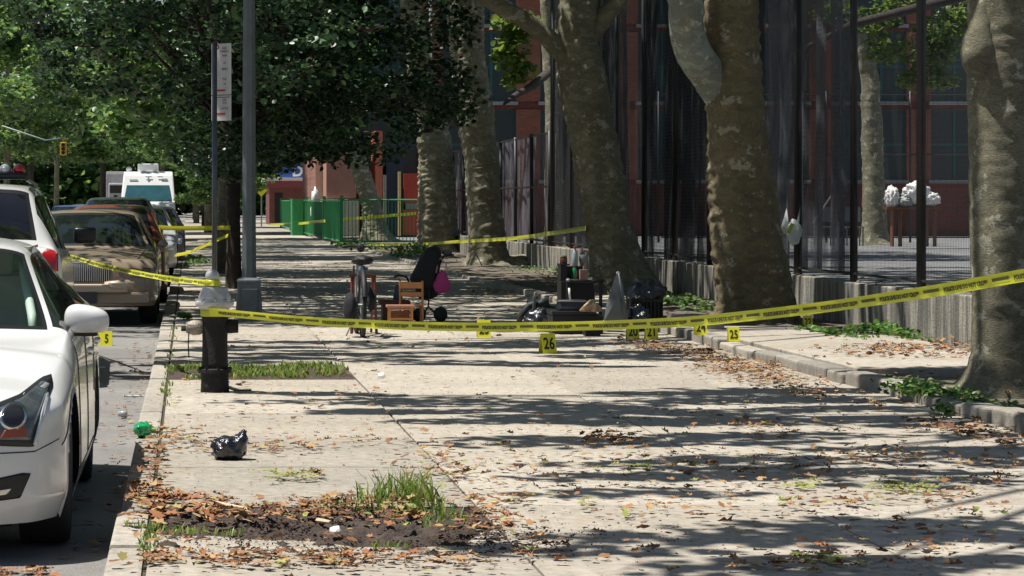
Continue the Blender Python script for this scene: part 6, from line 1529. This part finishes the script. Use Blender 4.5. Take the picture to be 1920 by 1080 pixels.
# road gutter leaves
for k in range(150):
    Y_ = rngL.uniform(11.5, 30); X_ = -.38 - abs(rngL.normal()) * .16; big.append((X_, Y_, ROAD + .01, 0, rngL.uniform(.03, .07)))
for k in range(60): big.append((rngL.uniform(-.95, -.55), rngL.uniform(11.1, 11.5), ROAD + .012, 0, rngL.uniform(.04, .075)))
for k in range(420): big.append((rngL.uniform(5.5, 7.6), rngL.uniform(16, 46), .075, 0, rngL.uniform(.04, .08)))
for k in range(420):
    px_ = rngL.normal(1700, 80); py_ = rngL.normal(664, 9); Y_ = gY(py_, .06); big.append((min(7.6, max(5.5, X(px_, Y_))), Y_, .08 + rngL.uniform(0, .03), 0, rngL.uniform(.05, .09)))
for k in range(1200): big.append((rngL.uniform(0, 7.4), rngL.uniform(26, 70), .012, 0, rngL.uniform(.04, .08)))
for k in range(1100): big.append((WX + rngL.uniform(.05, .7), rngL.uniform(18, 60), rngL.uniform(.5, .56) if rngL.random() < .3 else .44, 0, rngL.uniform(.05, .1)))
def psize(t): return t[4] / t[1]
onwalk = sorted([t for t in big if t[1] < 24 and t[0] < 5.3], key=psize, reverse=True)[:290]
ids = set(id(t) for t in onwalk); rest = [t for t in big if id(t) not in ids]
leafmeshes = {}
shades = [('brown', (.17, .075, .03)), ('rust', (.30, .12, .045)), ('tan', (.42, .27, .13)), ('yellow_green', (.32, .34, .09))]
for nm, c_ in shades:
    mt = M('leaf_' + nm, c_, .8, var=.35, scale=25)
    for vv in range(3):
        tmpl = leaf_template((-.5, .6, 1.3)[vv], (.2, .7, 1.1)[vv])
        me = bpy.data.meshes.new('fallen_leaf'); me.from_pydata([tuple(v) for v in tmpl], [], LT); me.materials.append(mt); leafmeshes[(nm, vv)] = me
lab_l = {'brown': 'dark brown curled fallen leaf lying on the near part of the walk', 'rust': 'rust coloured dry fallen leaf lying on the near part of the walk', 'tan': 'pale tan dry fallen leaf lying on the near part of the walk', 'yellow_green': 'yellow green freshly fallen leaf lying on the near part of the walk'}
rl = random.Random(9)
for t in onwalk:
    nm = 'yellow_green' if t[3] else rl.choice(('brown', 'rust', 'rust', 'tan'))
    o = bpy.data.objects.new('fallen_leaf', leafmeshes[(nm, rl.randrange(3))]); COL.objects.link(o)
    s_ = t[4] * 1.05; o.scale = (s_, s_, s_ * rl.uniform(.7, 1.3)); o.location = (t[0], t[1], t[2] + s_ * .05)
    o.rotation_euler = (rl.gauss(0, .16), rl.gauss(0, .16), rl.uniform(0, 6.28)); px_ = XV + t[0] / t[1] * FPX; py_ = YH + CH / t[1] * FPX
    wh = ('in the near tree pit' if (t[0] < 1.38 and 10.98 < t[1] < 12.8) else 'below the near tree pit' if py_ > 1015 and px_ < 920 else 'by the kerb beside the white sedan' if px_ < 330 else 'around the small black bag' if px_ < 620 and py_ < 900 else 'between the black bag and the near pit' if px_ < 620 else
          'in the bottom right foreground' if py_ > 960 and px_ > 1350 else 'at the bottom middle of the walk' if py_ > 960 else 'right of the near grass tuft' if px_ < 1000 else 'in the right hand shade patch' if px_ > 1400 else 'on the middle of the walk')
    tag(o, '%s %s' % ({'brown': 'dark brown curled fallen leaf', 'rust': 'rust coloured dry fallen leaf', 'tan': 'pale tan dry fallen leaf', 'yellow_green': 'yellow green fresh fallen leaf'}[nm], wh), 'leaf', nm.replace('_', ' ') + ' leaves ' + wh)
for kind, mt, lab in ((0, litter_m, 'drifts of dry brown fallen leaves over the walk, gutter and planting strip'), (1, fresh_m, 'scattered yellow green fallen leaves and seed clusters on the walk')):
    sel = [t for t in rest if t[3] == kind]; n = len(sel); arr = np.array([t[:3] for t in sel]); sz = np.array([t[4] for t in sel])
    T = np.stack([leaf_template(c, f_) for c, f_ in ((-.5, .2), (.6, .7), (1.3, 1.1), (.2, .1))]); T = T[rngL.integers(0, 4, n)] * sz[:, None, None]
    V = np.einsum('nij,nkj->nki', rotmats(rngL, n, .22), T) + arr[:, None, :] + np.array([0, 0, .006])
    o = strips('leaf_litter', V, 12, LT, mt); tag(o, lab, 'leaves', kind='stuff')
# crumbs of soil spilled round the near pit
n = 2600; ang = rngL.uniform(0, 6.28, n); C = np.stack([.75 + rngL.normal(0, .5, n), 11.6 + rngL.normal(0, .42, n), np.full(n, .008)], 1)
T = np.array([(0, -.5, 0), (.4, 0, .35), (0, .5, 0), (-.4, 0, .35)])[None] * rngL.uniform(.006, .02, (n, 1, 1))
V = np.einsum('nij,nkj->nki', rotmats(rngL, n, .5), T) + C[:, None, :]; V = V[(C[:, 0] > -.15)]
o = strips('soil_crumbs', V, 4, [(0, 1, 2, 3)], dirt_m); tag(o, 'dark soil crumbs spilled over the concrete round the near tree pit', 'soil', kind='stuff')
# fine debris
C = np.stack([rngL.uniform(-.15, 5.2, 5000), rngL.uniform(10, 30, 5000), np.full(5000, .004)], 1)
T = np.array([(0, -.5, 0), (.35, 0, .2), (0, .5, 0), (-.35, 0, .2)])[None] * rngL.uniform(.006, .02, (5000, 1, 1))
V = np.einsum('nij,nkj->nki', rotmats(rngL, 5000, .3), T) + C[:, None, :]
o = strips('debris', V, 4, [(0, 1, 2, 3)], litter_m); tag(o, 'fine crumbs of leaf and twig sprinkled over the concrete walk', 'debris', kind='stuff')
